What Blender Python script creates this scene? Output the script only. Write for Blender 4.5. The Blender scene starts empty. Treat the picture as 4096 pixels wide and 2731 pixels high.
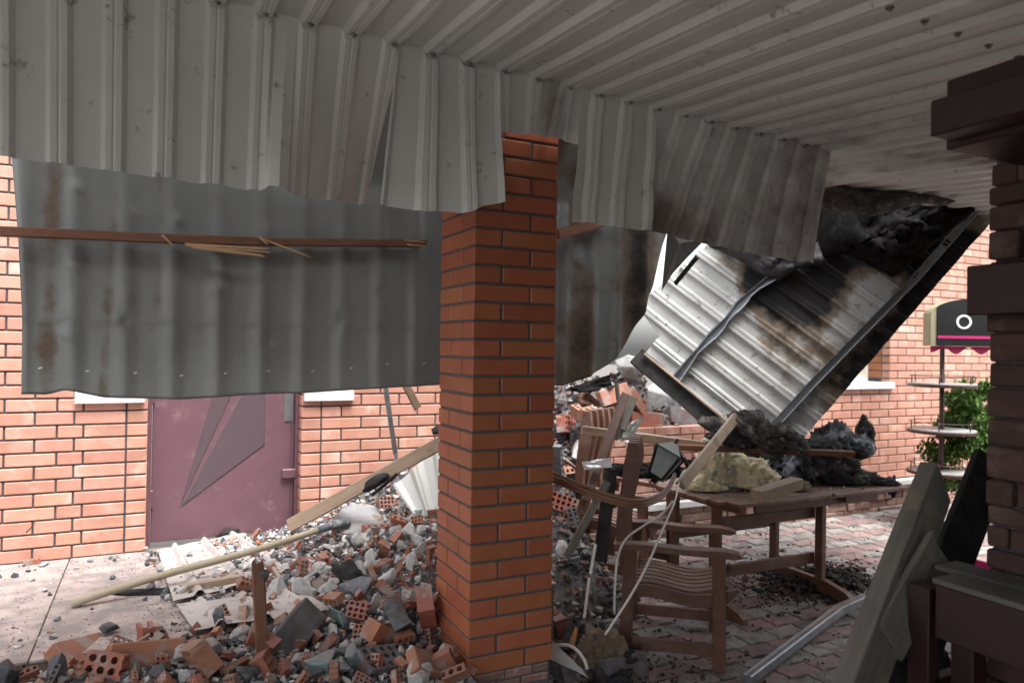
import bpy, bmesh, math, random
from mathutils import Vector, Matrix, noise, Euler
random.seed(7)
S = bpy.context.scene
C = S.collection
PI = math.pi
# ------------------------------------------------------------------ camera, sky, sun, exposure
EYE = 1.62
FOC, PIT, ROL, TH = 2904.15, .0084, .0149, 1.116816
FWH = Vector((math.cos(TH), math.sin(TH), 0)); RT = Vector((math.sin(TH), -math.cos(TH), 0)); UPW = Vector((0, 0, 1))
FW = FWH * math.cos(PIT) + UPW * math.sin(PIT)
UP = UPW * math.cos(PIT) - FWH * math.sin(PIT)
cam = bpy.data.cameras.new('camera'); co = bpy.data.objects.new('camera', cam); C.objects.link(co)
cam.sensor_width = 36; cam.lens = FOC / 4096 * 36; cam.clip_start = .05; cam.clip_end = 500
cx = RT * math.cos(ROL) + UP * math.sin(ROL); cy = UP * math.cos(ROL) - RT * math.sin(ROL); cz = -FW
m = Matrix((cx, cy, cz)).transposed().to_4x4(); m.translation = Vector((0, 0, EYE)); co.matrix_world = m
cam.dof.use_dof = True; cam.dof.focus_distance = 3.1; cam.dof.aperture_fstop = 2.8
S.camera = co
w = bpy.data.worlds.new('World'); S.world = w; w.use_nodes = True
nt = w.node_tree; nt.nodes.clear()
sky = nt.nodes.new('ShaderNodeTexSky'); sky.sky_type = 'NISHITA'; sky.sun_disc = False
SUN_EL, SUN_AZ = math.radians(68), math.radians(165)
sky.sun_elevation = SUN_EL; sky.sun_rotation = SUN_AZ; sky.dust_density = 4; sky.air_density = 1.0
hs = nt.nodes.new('ShaderNodeHueSaturation'); hs.inputs['Saturation'].default_value = .22
bg = nt.nodes.new('ShaderNodeBackground'); bg.inputs['Strength'].default_value = .15
wo = nt.nodes.new('ShaderNodeOutputWorld')
nt.links.new(sky.outputs[0], hs.inputs['Color']); nt.links.new(hs.outputs[0], bg.inputs['Color']); nt.links.new(bg.outputs[0], wo.inputs[0])
sl = bpy.data.lights.new('sun', 'SUN'); sl.energy = 1.5; sl.angle = math.radians(25); sl.color = (1, .97, .93)
so = bpy.data.objects.new('sun', sl); C.objects.link(so)
sd = Vector((math.sin(SUN_AZ) * math.cos(SUN_EL), math.cos(SUN_AZ) * math.cos(SUN_EL), math.sin(SUN_EL)))
so.rotation_euler = sd.to_track_quat('Z', 'Y').to_euler(); so.location = sd * 20
S.view_settings.view_transform = 'Standard'; S.view_settings.look = 'None'; S.view_settings.gamma = 1
S.view_settings.use_curve_mapping = False
S.view_settings.exposure = 1.75
S.render.engine = 'CYCLES'
S.cycles.max_bounces = 8; S.cycles.diffuse_bounces = 5
# ------------------------------------------------------------------ picking points in the place
def ray(vx, vy):
    k = 4096 / 2352; a = vx * k - 2048; b = vy * k - 1365.5
    c, s = math.cos(ROL), math.sin(ROL)
    return FW + RT * ((c * a + s * b) / FOC) - UP * ((-s * a + c * b) / FOC)
O = Vector((0, 0, EYE))
def at(vx, vy, d): return O + ray(vx, vy) * d
def onX(vx, vy, x): r = ray(vx, vy); return O + r * (x / r.x)
def onY(vx, vy, y): r = ray(vx, vy); return O + r * (y / r.y)
def onZ(vx, vy, z): r = ray(vx, vy); return O + r * ((z - EYE) / r.z)
def onP(vx, vy, p, n): r = ray(vx, vy); return O + r * ((p - O).dot(n) / r.dot(n))
def proj(X):
    X = Vector(X) - O; d = X.dot(FW)
    if d < .05: return (-9999, -9999, d)
    u = FOC * X.dot(RT) / d; v = -FOC * X.dot(UP) / d; c, s = math.cos(ROL), math.sin(ROL); k = 2352 / 4096
    return ((2048 + c * u - s * v) * k, (1365.5 + s * u + c * v) * k, d)
def lerp(a, b, t): return a + (b - a) * t
def pl(x, pts):                                  # piecewise linear
    if x <= pts[0][0]: return pts[0][1]
    for (a, va), (b, vb) in zip(pts, pts[1:]):
        if x <= b: return lerp(va, vb, (x - a) / (b - a) if b > a else 0)
    return pts[-1][1]
def N(x, y, z=0): return noise.noise(Vector((x, y, z)))
# ------------------------------------------------------------------ materials
def M(name, c1, c2=None, scale=6, rough=.7, bump=0, bscale=60, rnd=0, c3=None, s3=12, t3=.6, w3=.06, grain=None,
      soot=None, spec=.5, metal=0, island=False, hue=0, trans=0, detail=6, emit=None, ci=None, dust=0):
    m = bpy.data.materials.new(name); m.use_nodes = True; t = m.node_tree; n = t.nodes; L = t.links.new
    b = n['Principled BSDF']; b.inputs['Roughness'].default_value = rough
    b.inputs['Specular IOR Level'].default_value = spec; b.inputs['Metallic'].default_value = metal
    if trans: b.inputs['Transmission Weight'].default_value = trans
    tc = n.new('ShaderNodeTexCoord'); oi = n.new('ShaderNodeObjectInfo')
    add = n.new('ShaderNodeVectorMath'); add.operation = 'ADD'
    sc = n.new('ShaderNodeVectorMath'); sc.operation = 'SCALE'; sc.inputs['Scale'].default_value = 37
    cmb = n.new('ShaderNodeCombineXYZ')
    for i in range(3): L(oi.outputs['Random'], cmb.inputs[i])
    L(cmb.outputs[0], sc.inputs[0]); L(tc.outputs['Object'], add.inputs[0]); L(sc.outputs[0], add.inputs[1])
    vec = add.outputs[0]
    if grain:
        mp = n.new('ShaderNodeMapping'); mp.inputs['Scale'].default_value = grain; L(vec, mp.inputs[0]); gvec = mp.outputs[0]
    else: gvec = vec
    def nz(s, v, d=detail):
        q = n.new('ShaderNodeTexNoise'); q.inputs['Scale'].default_value = s; q.inputs['Detail'].default_value = d
        q.inputs['Roughness'].default_value = .65; L(v, q.inputs['Vector']); return q.outputs['Fac']
    def mix(f, a, bb, mode='MIX'):
        q = n.new('ShaderNodeMix'); q.data_type = 'RGBA'; q.blend_type = mode
        for sock, val in ((q.inputs[0], f), (q.inputs[6], a), (q.inputs[7], bb)):
            if hasattr(val, 'links') or hasattr(val, 'is_linked'): L(val, sock)
            elif isinstance(val, (int, float)): sock.default_value = val
            else: sock.default_value = (*val, 1)
        return q.outputs[2]
    def ramp(f, lo, hi):
        q = n.new('ShaderNodeMapRange'); q.inputs[1].default_value = lo; q.inputs[2].default_value = hi; q.clamp = True
        q.interpolation_type = 'SMOOTHSTEP'; L(f, q.inputs[0]); return q.outputs[0]
    if c2 is None: c2 = tuple(x * .8 for x in c1)
    f = nz(scale, gvec); col = mix(ramp(f, .3, .7), c1, c2)
    if ci:                                          # a second colour picked per piece
        g0 = n.new('ShaderNodeNewGeometry') if island else None
        r0 = g0.outputs['Random Per Island'] if island else oi.outputs['Random']
        cr = n.new('ShaderNodeValToRGB'); cr.color_ramp.interpolation = 'CONSTANT'; cr.color_ramp.elements.remove(cr.color_ramp.elements[1])
        for i, cc in enumerate(ci):
            e = cr.color_ramp.elements[0] if i == 0 else cr.color_ramp.elements.new(i / len(ci))
            e.position = i / len(ci); e.color = (*cc, 1)
        L(r0, cr.inputs[0]); col = mix(ramp(f, .3, .75), cr.outputs[0], mix(.35, cr.outputs[0], c2))
    if c3: col = mix(ramp(nz(s3, vec, 8), t3 - w3, t3 + w3), col, c3)
    if rnd:
        src = oi.outputs['Random']
        if island:
            g = n.new('ShaderNodeNewGeometry'); src = g.outputs['Random Per Island']
        mr = n.new('ShaderNodeMapRange'); mr.inputs[3].default_value = 1 - rnd; mr.inputs[4].default_value = 1 + rnd
        L(src, mr.inputs[0]); h = n.new('ShaderNodeHueSaturation'); L(col, h.inputs['Color']); L(mr.outputs[0], h.inputs['Value'])
        if hue:
            m2 = n.new('ShaderNodeMath'); m2.operation = 'FRACT'; m3 = n.new('ShaderNodeMath'); m3.operation = 'MULTIPLY'; m3.inputs[1].default_value = 7.3
            L(src, m3.inputs[0]); L(m3.outputs[0], m2.inputs[0])
            m4 = n.new('ShaderNodeMapRange'); m4.inputs[3].default_value = .5 - hue; m4.inputs[4].default_value = .5 + hue
            L(m2.outputs[0], m4.inputs[0]); L(m4.outputs[0], h.inputs['Hue'])
        col = h.outputs[0]
    if soot:  # mask for soot stains, also used for painted shade and reflection
        at_ = n.new('ShaderNodeAttribute'); at_.attribute_name = 'soot'
        a2 = n.new('ShaderNodeMath'); a2.operation = 'ADD'; L(at_.outputs['Fac'], a2.inputs[0]); L(nz(soot[2] if len(soot) > 2 else 9, vec, 9), a2.inputs[1])
        col = mix(ramp(a2.outputs[0], .75, 1.0), col, soot[0]); col = mix(ramp(a2.outputs[0], .98, 1.25), col, soot[1])
        rr = n.new('ShaderNodeMapRange'); rr.inputs[1].default_value = .8; rr.inputs[2].default_value = 1.2; rr.inputs[3].default_value = rough; rr.inputs[4].default_value = .85
        L(a2.outputs[0], rr.inputs[0]); L(rr.outputs[0], b.inputs['Roughness'])
    if dust:                                        # pale dust settled on upward faces
        g3 = n.new('ShaderNodeNewGeometry'); sx = n.new('ShaderNodeSeparateXYZ'); L(g3.outputs['Normal'], sx.inputs[0])
        m7 = n.new('ShaderNodeMath'); m7.operation = 'MULTIPLY_ADD'; L(nz(14, vec, 8), m7.inputs[0]); m7.inputs[1].default_value = 1.2; m7.inputs[2].default_value = -.6
        m8 = n.new('ShaderNodeMath'); m8.operation = 'ADD'; L(sx.outputs[2], m8.inputs[0]); L(m7.outputs[0], m8.inputs[1])
        m9 = n.new('ShaderNodeMath'); m9.operation = 'MULTIPLY'; L(ramp(m8.outputs[0], -.3, 1.0), m9.inputs[0]); m9.inputs[1].default_value = dust
        col = mix(m9.outputs[0], col, (.47, .45, .43))
    L(col, b.inputs['Base Color'])
    if bump:
        bp = n.new('ShaderNodeBump'); bp.inputs['Strength'].default_value = bump; bp.inputs['Distance'].default_value = .004
        L(nz(bscale, gvec if grain else vec, 8), bp.inputs['Height']); L(bp.outputs[0], b.inputs['Normal'])
    return m
m_pbrick = M('smooth orange brick', (.42, .14, .066), (.37, .115, .055), 9, .42, .15, 120, rnd=.12, hue=.006, c3=(.30, .10, .06), s3=5, t3=.74)
m_wbrick = M('house brick', (.57, .30, .225), (.51, .235, .165), 7, .6, .2, 90, rnd=.13, hue=.004, c3=(.68, .46, .38), s3=4, t3=.62, w3=.12, island=False)
m_wbrick_i = M('house brick joined', (.57, .30, .225), (.51, .235, .165), 7, .6, .2, 90, rnd=.13, hue=.004, c3=(.68, .46, .38), s3=4, t3=.62, w3=.12, island=True)
m_reveal_shade = M('shaded reveal brick', (.30, .12, .05), (.25, .09, .035), 7, .6, .2, 90, rnd=.1)  # house brick darkened in colour to paint the reveal's shadow
m_mortar = M('dark mortar', (.12, .125, .135), (.085, .085, .09), 40, .95, .6, 180)
m_lmortar = M('house mortar', (.04, .042, .048), (.11, .11, .115), 25, .95, .5, 150)
m_stone = M('plinth stone', (.30, .17, .13), (.22, .115, .085), 9, .9, .7, 45, rnd=.22, hue=.01, c3=(.36, .28, .24), s3=16, t3=.6, dust=0.3)
m_vstone = M('layered veneer stone', (.085, .045, .037), (.055, .03, .025), 6, .85, .9, 30, rnd=.15, c3=(.12, .08, .065), s3=7, t3=.6, grain=(1, 1, 3))
m_white = M('white painted sheet metal', (.67, .685, .66), (.60, .61, .59), 2.2, .38, .05, 30, c3=(.30, .285, .26), s3=13, t3=.66, w3=.05, soot=((.20, .165, .14), (.035, .03, .028), 1.3), spec=.45)  # soot tint also paints the shade of the right ceiling
m_grey = M('grey backed tile sheet', (.21, .218, .208), (.17, .176, .168), 2.5, .33, .04, 30, c3=(.07, .065, .06), s3=42, t3=.74, w3=.02, soot=((.12, .08, .055), (.02, .017, .014), 4), spec=.6)  # first soot tint doubles as the painted brick reflection
m_fallen = M('sooty white sheet metal', (.46, .46, .445), (.35, .35, .34), 3, .42, .1, 20, c3=(.22, .20, .17), s3=16, t3=.62, w3=.02, soot=((.17, .13, .095), (.012, .011, .011), 7), spec=.45)
m_zinc = M('galvanised steel', (.34, .36, .38), (.24, .26, .28), 14, .38, .1, 60, metal=.7, c3=(.12, .12, .12), s3=18, t3=.66)
m_alu = M('aluminium strip', (.7, .71, .72), (.55, .56, .57), 8, .35, .05, 60, metal=.4)
m_door = M('burgundy painted steel', (.17, .086, .108), (.15, .076, .096), 5, .42, .35, 220, c3=(.27, .17, .18), s3=8, t3=.66, w3=.12)
m_dgroove = M('burgundy relief paint', (.115, .075, .09), (.10, .07, .085), 5, .42, .5, 220, c3=(.26, .2, .2), s3=9, t3=.72)
m_sill = M('white sill', (.82, .82, .81), (.74, .74, .73), 7, .5)
m_terr = M('dusty terrace slab', (.36, .30, .275), (.44, .375, .35), 1.6, .8, .4, 70, c3=(.25, .22, .21), s3=7, t3=.50, w3=.10)
m_tside = M('terrace edge tile', (.23, .17, .12), (.17, .13, .10), 6, .75, .4, 60)
m_pinkp = M('pink paver', (.30, .19, .178), (.22, .14, .13), 8, .8, .5, 80, rnd=.18, c3=(.13, .11, .105), s3=11, t3=.55, w3=.1, dust=0.08)
m_greyp = M('grey paver', (.30, .285, .265), (.21, .20, .185), 8, .8, .5, 80, rnd=.18, c3=(.12, .11, .105), s3=11, t3=.55, w3=.1, dust=0.08)
m_sand = M('joint dirt', (.06, .055, .05), (.03, .028, .026), 14, .95, .6, 80)
m_ground = M('yard ground', (.13, .12, .11), (.10, .09, .08), 3, .95, .5, 30)
m_rub = M('rubble fines', (.20, .19, .185), (.08, .08, .085), 18, .95, 1, 60, c3=(.42, .20, .13), s3=24, t3=.62)
m_frag = M('broken red brick', (.33, .115, .065), (.25, .08, .045), 9, .85, .6, 60, rnd=.25, hue=.012, c3=(.30, .24, .21), s3=9, t3=.56, w3=.09, dust=0.16)
m_fragd = M('sooty broken brick', (.13, .06, .045), (.045, .04, .042), 5, .85, .6, 60, rnd=.3, hue=.01, c3=(.12, .125, .14), s3=8, t3=.5, w3=.08, dust=0.12)
m_conc = M('broken plaster and concrete', (.58, .57, .55), (.38, .37, .355), 9, .9, .7, 60, rnd=.22, c3=(.28, .27, .26), s3=7, t3=.62, dust=0.1)
m_slag = M('blue grey slag', (.095, .11, .13), (.05, .055, .065), 8, .8, .7, 60, rnd=.45, c3=(.28, .28, .28), s3=10, t3=.62, dust=0.14)
m_glass = M('teal glass lump', (.16, .34, .33), (.25, .36, .36), 6, .18, .2, 30, trans=.35, spec=.7, c3=(.33, .35, .35), s3=7, t3=.58, dust=0.4)
PEB = [(.62, .6, .57), (.09, .10, .12), (.60, .58, .55), (.40, .15, .08), (.10, .11, .13), (.06, .065, .075), (.07, .07, .08), (.36, .2, .14), (.30, .31, .33), (.68, .66, .63), (.2, .21, .23)]
m_peb = M('small rubble', (.3, .3, .3), (.2, .19, .18), 30, .9, .5, 120, island=True, ci=PEB, rnd=.2)
DK = [(.02, .02, .02), (.03, .028, .026), (.05, .045, .04), (.02, .02, .022), (.10, .055, .04), (.025, .024, .024)]
m_ash = M('charred crumbs', (.02, .02, .02), (.05, .045, .04), 30, .9, .5, 120, island=True, ci=DK, rnd=.3)
m_char = M('charred black', (.018, .017, .017), (.045, .043, .042), 12, .75, 1, 60, c3=(.09, .09, .09), s3=16, t3=.72, spec=.12)
m_soot = M('soot black crust', (.007, .007, .007), (.018, .017, .017), 14, .95, 1, 50, c3=(.05, .05, .052), s3=20, t3=.66, spec=.05)
m_burnt = M('burnt insulation', (.022, .022, .023), (.075, .075, .08), 9, .8, 1, 50, c3=(.17, .17, .18), s3=12, t3=.66, w3=.1, spec=.12)
m_ash2 = M('blue grey burnt foil', (.06, .065, .07), (.02, .02, .02), 7, .6, 1, 40, c3=(.30, .33, .35), s3=8, t3=.57, w3=.08, spec=.12)
m_greyins = M('ash grey insulation', (.12, .115, .11), (.05, .048, .046), 10, .9, 1, 50, c3=(.28, .26, .24), s3=14, t3=.6, w3=.1, spec=.12)
m_yel = M('yellow insulation', (.85, .78, .58), (.74, .62, .36), 10, .95, 1, 45, c3=(.28, .27, .25), s3=7, t3=.60, w3=.1)
m_tan = M('tan insulation', (.25, .19, .13), (.16, .12, .085), 9, .95, 1, 60, c3=(.09, .085, .08), s3=8, t3=.58)
m_wood = M('varnished garden wood', (.155, .062, .034), (.11, .042, .024), 7, .5, .4, 30, grain=(1, 9, 9), rnd=.12, c3=(.21, .14, .11), s3=6, t3=.62, w3=.12, dust=0.16)
m_raw = M('raw batten wood', (.20, .08, .038), (.14, .055, .027), 6, .7, .5, 25, grain=(1, 10, 10), rnd=.15, dust=0.1)
m_split = M('freshly split pine', (.52, .33, .19), (.42, .25, .13), 8, .8, .6, 30, grain=(1, 14, 14))
m_pine = M('weathered pine', (.34, .235, .155), (.25, .165, .10), 6, .75, .6, 25, grain=(1, 9, 9), rnd=.15, c3=(.05, .045, .04), s3=4, t3=.64, dust=0.35)
m_greywood = M('old grey board', (.19, .175, .15), (.12, .108, .09), 5, .85, .9, 22, grain=(1, 7, 7), c3=(.22, .19, .13), s3=5, t3=.60, dust=0.08)
m_darkw = M('dark red stained wood', (.03, .008, .007), (.02, .006, .005), 5, .5, .3, 30, grain=(1, 8, 8))
m_brownp = M('brown moulded profile', (.24, .115, .065), (.18, .08, .045), 5, .4, .1, 30, rnd=.1)
m_cable = M('white cable', (.72, .71, .68), (.62, .6, .57), 20, .4)
m_black = M('black enamel', (.012, .012, .014), (.02, .02, .022), 8, .3)
m_print = M('black printed board', (.012, .012, .013), (.018, .018, .018), 3, .3)
m_mag = M('magenta print', (.55, .02, .16), (.5, .02, .14), 5, .4)
m_letter = M('white letter', (.8, .8, .78), (.75, .75, .73), 5, .5)
m_khaki = M('khaki board edge', (.34, .31, .2), (.28, .26, .17), 8, .6)
m_shelf = M('shelf grey', (.42, .43, .42), (.32, .33, .32), 8, .4)
m_pole = M('dark brown pole', (.07, .035, .03), (.05, .025, .02), 8, .4)
m_pane = M('frosted lantern glass', (.42, .48, .48), (.25, .30, .31), 6, .35, spec=.6)
m_win = M('window glass', (.55, .5, .35), (.6, .56, .42), 2, .08, spec=.8)
m_curt = M('cream curtain', (.68, .62, .46), (.6, .55, .4), 3, .8)
m_leaf = M('shrub leaves', (.10, .21, .03), (.06, .13, .02), 9, .5, rnd=.5, island=True, hue=.02)
m_stem = M('shrub stem', (.08, .055, .035), None, 9, .8)
m_shading_wall = M('dark shading wall', (.06, .055, .05), (.04, .038, .035), 4, .9, .4, 40)  # for the unseen walls added to block light
m_steel = M('screw steel', (.25, .24, .23), (.15, .14, .13), 30, .45, metal=.6)
m_plas = M('wall plaster', (.66, .65, .62), (.55, .54, .51), 5, .9, .5, 60)
# ------------------------------------------------------------------ mesh helpers
def mesh(name, vs, fs, mat, smooth=False, mats=None, fm=None):
    me = bpy.data.meshes.new(name); me.from_pydata([tuple(v) for v in vs], [], fs)
    for mm in (mats or [mat]): me.materials.append(mm)
    if fm: me.polygons.foreach_set('material_index', fm)
    if smooth: me.polygons.foreach_set('use_smooth', [True] * len(me.polygons))
    me.update(); return me
def obj(name, me, parent=None, mw=None):        # mw: world matrix; without it the mesh is in world coordinates
    o = bpy.data.objects.new(name, me); C.objects.link(o)
    mw = mw if mw is not None else Matrix.Identity(4)
    if parent is not None:
        o.parent = parent; o.matrix_parent_inverse = PARM.get(parent.name, Matrix.Identity(4)).inverted()
    o.matrix_basis = mw; PARM[o.name] = mw
    return o
PARM = {}
def tag(o, label, cat, group=None, kind=None):
    o['label'] = label; o['category'] = cat
    if group: o['group'] = group
    if kind: o['kind'] = kind
    return o
def empty(name, loc, label, cat, group=None, kind=None):
    o = bpy.data.objects.new(name, None); C.objects.link(o); o.location = loc; o.empty_display_size = .1
    PARM[o.name] = Matrix.Translation(loc)
    if label: tag(o, label, cat, group, kind)
    return o
def struct(name, me):
    o = obj(name, me); o['kind'] = 'structure'; return o
BOXF = [(0, 3, 2, 1), (4, 5, 6, 7), (0, 1, 5, 4), (1, 2, 6, 5), (2, 3, 7, 6), (3, 0, 4, 7)]
def boxv(x0, x1, y0, y1, z0, z1): return [(x0, y0, z0), (x1, y0, z0), (x1, y1, z0), (x0, y1, z0), (x0, y0, z1), (x1, y0, z1), (x1, y1, z1), (x0, y1, z1)]
def chamv(sx, sy, sz, c):                      # chamfered box, 24 verts, centred
    bm = bmesh.new(); bmesh.ops.create_cube(bm, size=1)
    for v in bm.verts: v.co = Vector((v.co.x * sx, v.co.y * sy, v.co.z * sz))
    bmesh.ops.bevel(bm, geom=list(bm.edges), offset=c, segments=1, affect='EDGES')
    vs = [v.co.copy() for v in bm.verts]; bm.verts.index_update(); fs = [tuple(v.index for v in f.verts) for f in bm.faces]
    bm.free(); return vs, fs
class MB:
    def __init__(s): s.v = []; s.f = []; s.m = []
    def add(s, vs, fs, mi=0, M4=None):
        o = len(s.v); s.v += [(M4 @ Vector(v)) if M4 else Vector(v) for v in vs]
        s.f += [tuple(i + o for i in f) for f in fs]; s.m += [mi] * len(fs)
    def box(s, *a, mi=0): s.add(boxv(*a), BOXF, mi)
    def build(s, name, mat, smooth=False, mats=None): return mesh(name, s.v, s.f, mat, smooth, mats, s.m if mats else None)
def frame(p0, p1, roll=0, up=None):            # local X from p0 to p1, origin p0
    p0, p1 = Vector(p0), Vector(p1); x = (p1 - p0).normalized(); u = Vector(up) if up is not None else Vector((0, 0, 1))
    if abs(x.dot(u)) > .97: u = Vector((0, 1, 0)) if up is None else RT.copy()
    y = u.cross(x).normalized(); z = x.cross(y)
    q = Matrix((x, y, z)).transposed().to_4x4() @ Matrix.Rotation(roll, 4, 'X'); q.translation = p0; return q
def beam_mesh(name, L, w, h, mat, seg=8, wob=.0015, bow=0, taper=1, rag0=0, rag1=0, c=.003):
    vs = []; fs = []; sd = random.random() * 99
    prof = [(-w/2 + c, -h/2), (w/2 - c, -h/2), (w/2, -h/2 + c), (w/2, h/2 - c), (w/2 - c, h/2), (-w/2 + c, h/2), (-w/2, h/2 - c), (-w/2, -h/2 + c)]
    for i in range(seg + 1):
        t = i / seg; k = lerp(1, taper, t); dz = bow * 4 * t * (1 - t)
        for j, (a, b) in enumerate(prof):
            x = t * L
            if i == 0 and rag0: x += rag0 * random.uniform(-.2, 1)
            if i == seg and rag1: x += rag1 * random.uniform(-1, .6)
            vs.append((x, a * k + wob * N(sd, x * 4, j), b * k + dz + wob * N(sd + 9, x * 4, j)))
    for i in range(seg):
        for j in range(8):
            fs.append((i*8 + j, i*8 + (j+1) % 8, i*8 + 8 + (j+1) % 8, i*8 + 8 + j))
    fs.append(tuple(reversed(range(8)))); fs.append(tuple(seg*8 + j for j in range(8)))
    fs = [tuple(reversed(f)) for f in fs]
    return mesh(name, vs, fs, mat)
def beam(name, p0, p1, w, h, mat, parent=None, roll=0, up=None, **k):
    L = (Vector(p1) - Vector(p0)).length
    return obj(name, beam_mesh(name, L, w, h, mat, **k), parent, frame(p0, p1, roll, up))
def tube_mesh(name, pts, r, mat, n=8, taper=None):
    pts = [Vector(p) for p in pts]; vs = []; fs = []
    nx = None
    for i, p in enumerate(pts):
        d = (pts[min(i+1, len(pts)-1)] - pts[max(i-1, 0)]).normalized()
        if nx is None: nx = d.orthogonal().normalized()
        nx = (nx - d * nx.dot(d)).normalized(); ny = d.cross(nx)
        rr = r if taper is None else lerp(r, taper, i / (len(pts)-1))
        for j in range(n): a = 2*PI*j/n; vs.append(p + nx * (rr*math.cos(a)) + ny * (rr*math.sin(a)))
    for i in range(len(pts)-1):
        for j in range(n): fs.append((i*n+j, i*n+(j+1) % n, i*n+n+(j+1) % n, i*n+n+j))
    fs.append(tuple(reversed(range(n)))); fs.append(tuple((len(pts)-1)*n+j for j in range(n)))
    return mesh(name, vs, fs, mat, True)
def spline(pts, k=6):
    pts = [Vector(p) for p in pts]; out = []
    P = [pts[0]] + pts + [pts[-1]]
    for i in range(1, len(P)-2):
        for j in range(k):
            t = j/k; a, b, c, d = P[i-1], P[i], P[i+1], P[i+2]
            out.append(.5*((2*b) + (c-a)*t + (2*a-5*b+4*c-d)*t*t + (3*b-a-3*c+d)*t**3))
    return out + [pts[-1]]
def box_obj(name, x0, x1, y0, y1, z0, z1, mat, parent=None, c=.003):
    vs, fs = chamv(x1-x0, y1-y0, z1-z0, c)
    return obj(name, mesh(name, vs, fs, mat), parent, Matrix.Translation(((x0+x1)/2, (y0+y1)/2, (z0+z1)/2)))
def setattr_soot_light(me, fn):
    a = me.attributes.new('soot', 'FLOAT', 'POINT'); a.data.foreach_set('value', [fn(v.co) for v in me.vertices])  # values hold soot, plus shade and reflections painted into the colour
def solid(o, t=.0015, off=0):
    md = o.modifiers.new('thickness', 'SOLIDIFY'); md.thickness = t; md.offset = off; return o
_fr = {}
def crumple(name, p, size, mat, seed, rot=(0, 0, 0), amp=.28, freq=2.6, sub=5, flat=True):
    bm = bmesh.new(); bmesh.ops.create_icosphere(bm, subdivisions=sub, radius=1)
    for v in bm.verts:
        d = v.co.normalized(); q = d * freq + Vector((seed * 7.1, seed * 3.3, 0))
        r = 1 + amp * 1.6 * noise.noise(q * .6) + amp * (1 - 2 * abs(noise.noise(q * 1.5))) + amp * .55 * (1 - 2 * abs(noise.noise(q * 3.4))) + amp * .30 * (1 - 2*abs(noise.noise(q * 7))) + amp * .22 * noise.noise(q * 14)
        c = d * r
        if flat and c.z < -.35: c.z = -.35 + (c.z + .35) * .15
        v.co = Vector((c.x * size[0], c.y * size[1], c.z * size[2])) * .78
    for f in bm.faces: f.smooth = True
    me = bpy.data.meshes.new(name); bm.to_mesh(me); bm.free(); me.materials.append(mat)
    return obj(name, me, None, Matrix.Translation(p) @ Euler(rot).to_matrix().to_4x4())
# ------------------------------------------------------------------ heights of the yard
YW = 4.7595                                    # face of the house wall
def gz(y): return max(0, min(.109, .062 * (y - 3)))
TER = .3974
# ------------------------------------------------------------------ ground, pavement
vs = []; fs = []
ys = [-40, 3.0, 4.76, 9, 60]; zs = [-.012, -.012, .097, .097, .097]
for y, z in zip(ys, zs): vs += [(-60, y, z), (60, y, z)]
for i in range(4): fs.append((2*i, 2*i+1, 2*i+3, 2*i+2))
struct('ground', mesh('ground', vs, fs, m_ground))
vs = []; fs = []
for y, z in ((.2, -.007), (3.0, -.007), (4.74, .102)): vs += [(.9, y, z), (9, y, z)]
for i in range(2): fs.append((2*i, 2*i+1, 2*i+3, 2*i+2))
pave = struct('pavement', mesh('pavement', vs, fs, m_sand))
def paver_mesh(mat, nm):
    PW, PD = .216, .126; out = []
    def e(s): return .011 * math.sin(2*PI*s)
    n1 = 5
    for i in range(n1): s = i/n1; out.append((-PW/2 + s*PW, -PD/2 + e(s*1.0)))
    for i in range(3): s = i/3; out.append((PW/2 + .008*math.sin(2*PI*s), -PD/2 + s*PD))
    for i in range(n1): s = 1 - i/n1; out.append((-PW/2 + s*PW, PD/2 + e(s*1.0)))
    for i in range(3): s = 1 - i/3; out.append((-PW/2 + .008*math.sin(2*PI*s), -PD/2 + s*PD))
    n = len(out); vs = [(x, y, -.012) for x, y in out] + [(x*.955, y*.93, 0) for x, y in out]
    fs = [(i, (i+1) % n, n+(i+1) % n, n+i) for i in range(n)] + [tuple(range(n, 2*n))]
    return mesh(nm, vs, fs, mat), vs, fs
pm = [paver_mesh(m_pinkp, 'paver_pink'), paver_mesh(m_greyp, 'paver_grey')]
slots = []
for j in range(34):
    y = .35 + j * .13
    if y > 4.68: break
    for i in range(38):
        x = .98 + i * .22 + (.11 if j % 2 else 0)
        u, v, d = proj((x, y, gz(y)))
        vis = 0 if (u < 1235 or u > 2300 or v > 1600 or v < 1100 or x > 7.6) else 1/(d*d*d)
        if vis and u < 1430 and v < 1330: vis = 0
        slots.append((vis, x, y, j))
slots.sort(reverse=True)
rest = [MB(), MB()]
for k, (vis, x, y, j) in enumerate(slots):
    slope = math.atan(.062) if y > 3 else 0
    mw = Matrix.Translation((x + random.uniform(-.002, .002), y, gz(y) + .004 + random.uniform(-.003, .002))) @ Matrix.Rotation(slope, 4, 'X') @ Euler((random.uniform(-.012, .012), random.uniform(-.012, .012), random.uniform(-.015, .015))).to_matrix().to_4x4()
    c = 0 if (j + (random.random() < .04)) % 2 == 0 else 1
    if k < 300 and vis > 0: obj('paver', pm[c][0], pave, mw)
    else: rest[c].add(pm[c][1], pm[c][2], 0, mw)
for c, mt in ((0, m_pinkp), (1, m_greyp)):
    o = obj('pavers_beyond', rest[c].build('pavers_beyond', mt), pave); o['kind'] = 'stuff'
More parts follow.
